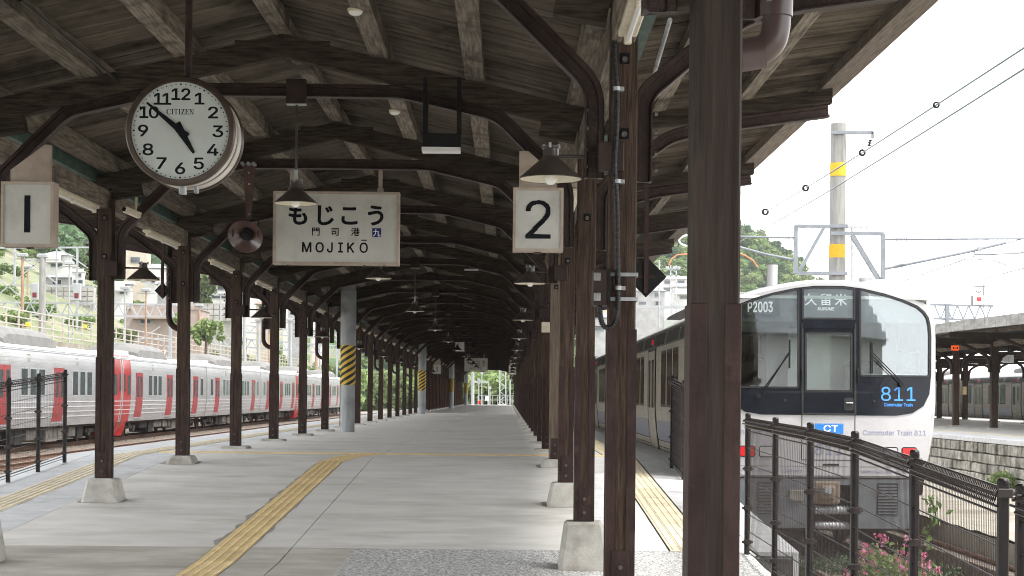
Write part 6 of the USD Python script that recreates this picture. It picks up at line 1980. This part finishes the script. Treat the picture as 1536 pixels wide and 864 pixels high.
def px_wall(label, px0, py0, px1, py1, Y, mt, name='retaining_wall', th=1.2, rows=4, cols=14):
    a, b = P(px0, py1, Y), P(px1, py0, Y)
    t = Thing(name, label, 'wall', (a[0], Y, a[2]))
    t.part('wall_core', MB().box((a[0], Y + .1, max(a[2] - 6, -2.5)), (b[0], Y + th, b[2] - .05)), mt)
    rr_ = random.Random(int(px0))
    for r in range(rows):
        for c_ in range(cols):
            z0, z1 = a[2] + (b[2] - a[2]) * r / rows, a[2] + (b[2] - a[2]) * (r + 1) / rows
            x0_, x1_ = a[0] + (b[0] - a[0]) * c_ / cols, a[0] + (b[0] - a[0]) * (c_ + 1) / cols
            t.part('wall_panel', MB().box((x0_ + .04, Y - rr_.uniform(0, .06), z0 + .04), (x1_ - .04, Y + .12, z1 - .04)), mt)
    return t


px_wall('stone retaining wall below the left houses', 14, 430, 140, 458, 160, 'wallstone')
px_wall('pale retaining wall between the second and third left posts', 284, 455, 356, 482, 185, 'wallstone', rows=3, cols=8)
px_wall('long grey wall high on the hillside beside the numeral 1 sign', 84, 362, 142, 369, 260, 'wallstone', rows=1, cols=6)

# ------------------------------------------------------------------ the raised road's cream railing behind the left train
RX, RZ = -28.3, 5.65
m = MB().box((-31.4, 40, -1.3), (RX - .1, 330, RZ - 1.55)); single('raised_road', m, 'slab', kind='structure')
t = Thing('cream_railing', 'long cream railing of the raised road behind the silver train', 'railing', (RX, 78, RZ - 1.5))
y = 74.0
cnt = 0
farp = MB()
while y < 320:
    m = MB() if cnt < 100 else farp
    m.box((RX - .045, y - .045, RZ - 1.5), (RX + .045, y + .045, RZ))
    if cnt < 100:
        t.part('railing_post', m, 'cream')
    y += 2.3; cnt += 1
if farp.n:
    t.part('far_posts', farp, 'cream', kind='stuff')
for z in (0, -.42, -.84, -1.26):
    t.part('railing_bar', MB().box((RX - .03, 74, RZ + z - .035), (RX + .03, 320, RZ + z + .035)), 'cream')
for px, py, lab in ((42, 487, 'yellow device on the cream railing at the left'), (127, 490, 'yellow device on the cream railing near the first whole left post')):
    Yq = 28.2 * FPX / (VX - px)
    c = P(px, py, Yq); single('yellow_device', MB().cbox(c - .13, c + .13, .03), 'yellowbox', lab, 'device')

# poles and gantries over the tracks on the left
for px, y0, y1, Y, w, mt, lab in ((34, 383, 480, 110, 5, 'polerust', 'rusty orange pole with a lamp head at the far left'), (64, 384, 480, 105, 11, 'mast', 'thick pale concrete pole at the far left'), (41.5, 400, 470, 150, 3, 'polerust', 'thin rusty pole behind the thick concrete pole'),
                                  (85, 330, 470, 140, 2.6, 'polewhite', 'thin pale pole in front of the white house'), (104, 395, 480, 120, 2.6, 'polewhite', 'thin pale pole left of the first whole post'), (219, 435, 505, 118, 3.6, 'polerust', 'rusty pole between the first and second left posts'),
                                  (299, 458, 520, 150, 4, 'polerust', 'pale rusty pole between the second and third left posts'), (187.5, 432, 495, 130, 3, 'polewhite', 'pale pole beside the first whole left post'), (331, 440, 520, 170, 2.6, 'polewhite', 'thin pale pole above the retaining wall'),
                                  (367, 470, 530, 130, 5, 'polewhite', 'pale pole between the third and fourth left posts'), (388, 480, 535, 150, 4, 'polewhite', 'pale mast left of the fourth left post'), (404, 490, 540, 140, 3, 'polerust', 'rusty pole beside the fourth left post'),
                                  (436, 480, 545, 150, 5, 'polewhite', 'pale mast between the fourth and fifth left posts'), (475, 498, 555, 160, 5, 'polerust', 'pale rusty mast between the fifth and sixth left posts'), (480, 490, 555, 190, 3, 'polewhite', 'thin pale mast left of the striped grey pole')):
    a, b = P(px, y1, Y), P(px, y0, Y); k = Y / FPX
    t = Thing('line_pole', lab, 'pole', (a[0], Y, a[2]))
    t.part('pole', MB().tube([(a[0], Y, max(a[2] - 4, -2.5)), tuple(b)], [w * k / 2 * 1.1, w * k / 2 * .85], 10), mt, smooth=50)
    t.part('pole_arm', MB().bar(b + np.array([-w * k * 1.2 - .5, 0, -.25]), b + np.array([w * k * 1.2 + .5, 0, -.25]), .09, .09), 'polewhite')
    t.part('pole_head', MB().cbox(b + np.array([-.35, -.2, -.12]), b + np.array([.35, .2, .14]), .05), 'polewhite')


def truss(label, pts, Y, hpx, nseg, w=.085, mt='polewhite'):
    (xa, ya), (xb, yb) = pts
    t = Thing('line_gantry', label, 'gantry', tuple(P(xa, ya + hpx, Y)))
    for o in (0, hpx):
        t.part('chord', MB().bar(P(xa, ya + o, Y), P(xb, yb + o, Y), w * 1.4, w * 1.4), mt)
    for k in range(nseg):
        u0, u1, um = k / nseg, (k + 1) / nseg, (k + .5) / nseg
        q = lambda u, o: P(xa + (xb - xa) * u, ya + (yb - ya) * u + o, Y)
        t.part('lattice_bar', MB().bar(q(u0, hpx), q(um, 0), w, w), mt); t.part('lattice_bar', MB().bar(q(um, 0), q(u1, hpx), w, w), mt)
    for u in (.02, .98):
        p = P(xa + (xb - xa) * u, ya + (yb - ya) * u, Y); t.part('gantry_leg', MB().bar(p, np.array([p[0], p[1], -1.2]), .22, .22, up=(0, 1, 0)), mt)
    return t


truss('pale zigzag gantry beam above the left train', [(-40, 453), (262, 457)], 118, 18, 16)
truss('pale zigzag gantry beam deeper over the left tracks', [(250, 500), (520, 520)], 165, 12, 18, .10)
truss('third pale gantry beam between the third and sixth left posts', [(300, 483), (510, 500)], 200, 10, 14, .10)
for (p0, p1, Y, lab) in (((-20, 372), (150, 371), 140, 'pale horizontal beam crossing just under the numeral 1 sign'), ((20, 428), (140, 430), 130, 'pale horizontal beam in front of the stone wall')):
    t = Thing('line_gantry', lab, 'gantry', tuple(P(*p0, Y)))
    t.part('beam', MB().bar(P(*p0, Y), P(*p1, Y), .14, .14), 'polewhite')
    for u in (.25, .8):
        p = P(p0[0] + (p1[0] - p0[0]) * u, p0[1], Y); t.part('gantry_leg', MB().bar(p, np.array([p[0], Y, -1.2]), .16, .16, up=(0, 1, 0)), 'polewhite')
for (p0, p1, Y, lab) in (((20, 375), (85, 425), 128, 'pale diagonal brace left of the thick concrete pole'), ((88, 372), (132, 402), 128, 'pale diagonal brace right of the white house'), ((0, 440), (70, 382), 128, 'pale diagonal brace crossing the rusty pole'), ((0, 420), (60, 468), 128, 'pale diagonal brace low at the left edge'), ((195, 520), (240, 490), 128, 'pale diagonal brace behind the railing between the left posts')):
    single('diagonal_brace', MB().bar(P(*p0, Y), P(*p1, Y), .09, .09), 'polewhite', lab, 'brace')
for px, py, lab in ((53, 440, 'white signal box with a dark lens left of the concrete pole'), (116, 441, 'white signal box with a dark lens near the first whole left post')):
    c = P(px, py, 117)
    t = Thing('signal_box', lab, 'signal', tuple(c))
    t.part('signal_case', MB().cbox(c + np.array([-.28, -.2, -.5]), c + np.array([.28, .1, .75]), .04), 'polewhite')
    t.part('signal_lens', MB().box(c + np.array([-.15, -.24, -.3]), c + np.array([.15, -.19, .05])), 'taillampdark')
# pylon with lamps behind the right train
Y = 200.0
t = Thing('lattice_pylon', 'grey lattice pylon carrying lamps behind the right train', 'pylon', tuple(P(1011, 465, Y)))
for px in (1006, 1014.5):
    t.part('pylon_leg', MB().bar(P(px, 470, Y), P(px, 398, Y), .14, .14, up=(0, 1, 0)), 'galv')
for k in range(9):
    t.part('lattice_bar', MB().bar(P(1006, 402 + k * 7, Y), P(1014.5, 409 + k * 7, Y), .08, .08, up=(0, 1, 0)), 'galv')
for py in (404, 414):
    t.part('platform_bar', MB().bar(P(1000, py, Y), P(1020, py, Y), .14, .14), 'galv')
for px in (1001, 1011, 1018):
    c = P(px, 402, Y); t.part('lamp_head', MB().cbox(c - .2, c + .2, .05), 'polewhite')
t.part('cable_arm', MB().tube([P(1003, 398, Y), P(1008, 388, Y), P(1016, 382, Y), P(1034, 381, Y)], .09, 6), 'orangepipe')
a, b = P(989, 422, 180), P(989, 390, 180)
single('line_pole', MB().tube([a - np.array([0, 0, 6]), b], .09, 8), 'polewhite', 'thin white pole right of the black diamond board', 'pole')
for p0, p1, Y, lab in (((945, 460), (1040, 461), 190, 'white beam low behind the right train'),):
    single('line_beam', MB().bar(P(*p0, Y), P(*p1, Y), .3, .35), 'polewhite', lab, 'beam')
tr = np.linspace(math.pi * .5, math.pi * 1.5, 14)
cc = P(1034, 361, 38); single('white_loop', MB().tube([cc + np.array([.22 * math.cos(a) * 1.1, 0, .13 * math.sin(a)]) for a in tr] , .022, 8), 'porcelainwhite', 'white curved insulator arm seen left of the dark foremost post', 'insulator', smooth=60)

# ------------------------------------------------------------------ beyond the end of the tunnel
t = Thing('lattice_tower', 'white lattice tower beyond the bright tunnel end', 'tower', tuple(P(754, 606, 190)))
for px in (749.5, 758.5):
    t.part('tower_leg', MB().bar(P(px, 611, 190), P(px, 545, 190), .16, .16, up=(0, 1, 0)), 'polewhite')
for k in range(9):
    s_ = (749.5, 758.5) if k % 2 else (758.5, 749.5)
    t.part('lattice_bar', MB().bar(P(s_[0], 608 - k * 7, 190), P(s_[1], 601 - k * 7, 190), .09, .09, up=(0, 1, 0)), 'polewhite')
t.part('tower_foot', MB().box(P(747, 612, 190) - np.array([0, .5, .3]), P(760, 606, 190) + np.array([0, .5, 0])), 'block')
for px, y0, y1, w, lab in ((709, 560, 610, 5, 'wide pale pole at the left of the tunnel end'), (718, 570, 610, 1.6, 'thin pale pole left in the tunnel end'), (722.5, 560, 610, 1.6, 'thin pale post in the middle of the tunnel end'), (765, 555, 610, 2.2, 'pale pole right of the white lattice tower'), (735, 582, 610, 1.4, 'short thin post before the greenery at the tunnel end')):
    a, b = P(px, y1, 196), P(px, y0, 196); k = 196 / FPX
    t = Thing('line_pole', lab, 'pole', tuple(a)); t.part('pole', MB().tube([a - np.array([0, 0, .5]), b], w * k / 2, 8), 'polewhite', smooth=50); t.part('pole_head', MB().cbox(b - .15, b + .15, .03), 'polewhite')
t = Thing('line_gantry', 'pale beam high across the tunnel end', 'gantry', tuple(P(712, 573, 200))); t.part('beam', MB().bar(P(708, 573, 200), P(733, 573, 200), .2, .2), 'polewhite'); t.part('gantry_leg', MB().bar(P(733, 573, 200), P(733, 612, 200), .14, .14, up=(0, 1, 0)), 'polewhite')
t = Thing('end_railing', 'pale railing across the bright end of the platform', 'railing', tuple(P(724, 609, 172)))
for py in (593.5, 600):
    t.part('railing_bar', MB().bar(P(716, py, 172), P(776, py, 172), .06, .06), 'polewhite')
for k in range(9):
    t.part('railing_post', MB().bar(P(717 + k * 7.3, 609, 172), P(717 + k * 7.3, 593, 172), .07, .07, up=(0, 1, 0)), 'polewhite')
a, b = P(727.5, 601, 171), P(733, 594.5, 171); single('white_notice', MB().box((a[0], 170.9, a[2]), (b[0], 171, b[2])), 'white', 'small white notice on the railing at the tunnel end', 'notice')
a, b = P(717, 606, 186), P(720.5, 601, 186); single('red_signal', MB().cbox((a[0], 185.9, a[2]), (b[0], 186.2, b[2]), .03), 'taillamp', 'small red signal at the foot of the tunnel end', 'signal')
rg = np.random.default_rng(77)
n = 150
x, y = rg.uniform(-16, 12, n), rg.uniform(225, 300, n)
s = rg.uniform(.35, .95, n)
forest('end_greenery', np.stack([x, y, -1.4 + (y - 225) * .05 - .6 * s], 1), np.stack([s * 1.3, s * 1.3, s], 1), 81, ('leafpale', 'leaf', 'leafpale'))
# green trees behind the left posts in the distance
n = 60
x = rg.uniform(-30, -19.5, n); y = 200 + rg.uniform(0, 90, n)
s = rg.uniform(.5, 1.1, n)
forest('trackside_greenery', np.stack([x, y, -1.5 - .5 * s + 0 * x], 1), np.stack([s, s, s], 1), 91, ('leaf', 'leafdark', 'leafpale'))
for px, py, Y, s, lab in ((292, 458, 200, 1.15, 'bright green tree between the second and third left posts'), (308, 512, 140, .5, 'small dark tree above the cream railing')):
    c = P(px, py, Y)
    rgt = np.random.default_rng(int(px))
    t = Thing('leafy_tree', lab, 'tree', tuple(c))
    t.part('trunk', MB().tube([c - np.array([0, 0, 3]), c + np.array([.1, 0, 1.2 * s]), c + np.array([.0, 0, 3 * s])], [.3 * s, .22 * s, .08 * s], 8), 'bark')
    bl = [((c[0], c[1], c[2] + 2.2 * s), (1.7 * s, 1.6 * s, 1.8 * s))] + [(tuple(c + np.array([0, 0, 2.3 * s]) + rgt.normal(size=3) * np.array([2.2, 1.4, 1.1]) * s), tuple(rgt.uniform(.5, 1.3, 3) * s)) for _ in range(14)]
    t.part('crown', MB().add(*leaves(crown_points(bl, 2200, rgt, .4), .40 * s, rgt)), 'leafpale')
# brown boarded screens between the far left posts
bw = Thing('boarded_screen', 'long brown boarded screen between the far left posts', 'screen', (XL, 86, 0))
y = 87.0
while y < YEND - 4:
    m = MB().box((XL - .03, y + .006, .12), (XL + .03, y + .294, 2.35)) if False else MB().box((XL - .03, y + .01, .12), (XL + .03, y + .69, 2.35))
    bw.part('screen_board', m, 'mattebrown'); y += .7

# the station building behind the camera: it stands at the end of the platforms and shows only as a dim reflection in the train's front
t = Thing('station_building', 'dim two storey station building reflected in the train windscreen', 'building', (-4, -34, -1.3))
t.part('wall', MB().box((-42, -44, -1.3), (26, -34, 9.5)), 'wallwhite')
t.part('roof', MB().hexa([(-43, -45, 9.5), (27, -45, 9.5), (27, -33, 9.5), (-43, -33, 9.5), (-38, -41, 13), (22, -41, 13), (22, -37, 13), (-38, -37, 13)]), 'tiles')
for k in range(16):
    for z in (0.6, 3.7):
        t.part('window', MB().box((-40 + k * 4.1, -33.98, z), (-37.8 + k * 4.1, -33.9, z + 2.0)), 'pane')

# ------------------------------------------------------------------ the damp summer air
usdkit.material(stage, '/World/Looks/summer_haze', {'v': ('principled_volume', {'color': (.97, .98, 1.0), 'density': HAZE, 'anisotropy': .2})}, volume='v.volume')
M.update(haze=UsdShade.Material.Get(stage, '/World/Looks/summer_haze'))
if HAZE > 0:
    single('haze', MB().box((-640, -90, -5.0), (640, 1240, 92)), 'haze', kind='stuff')
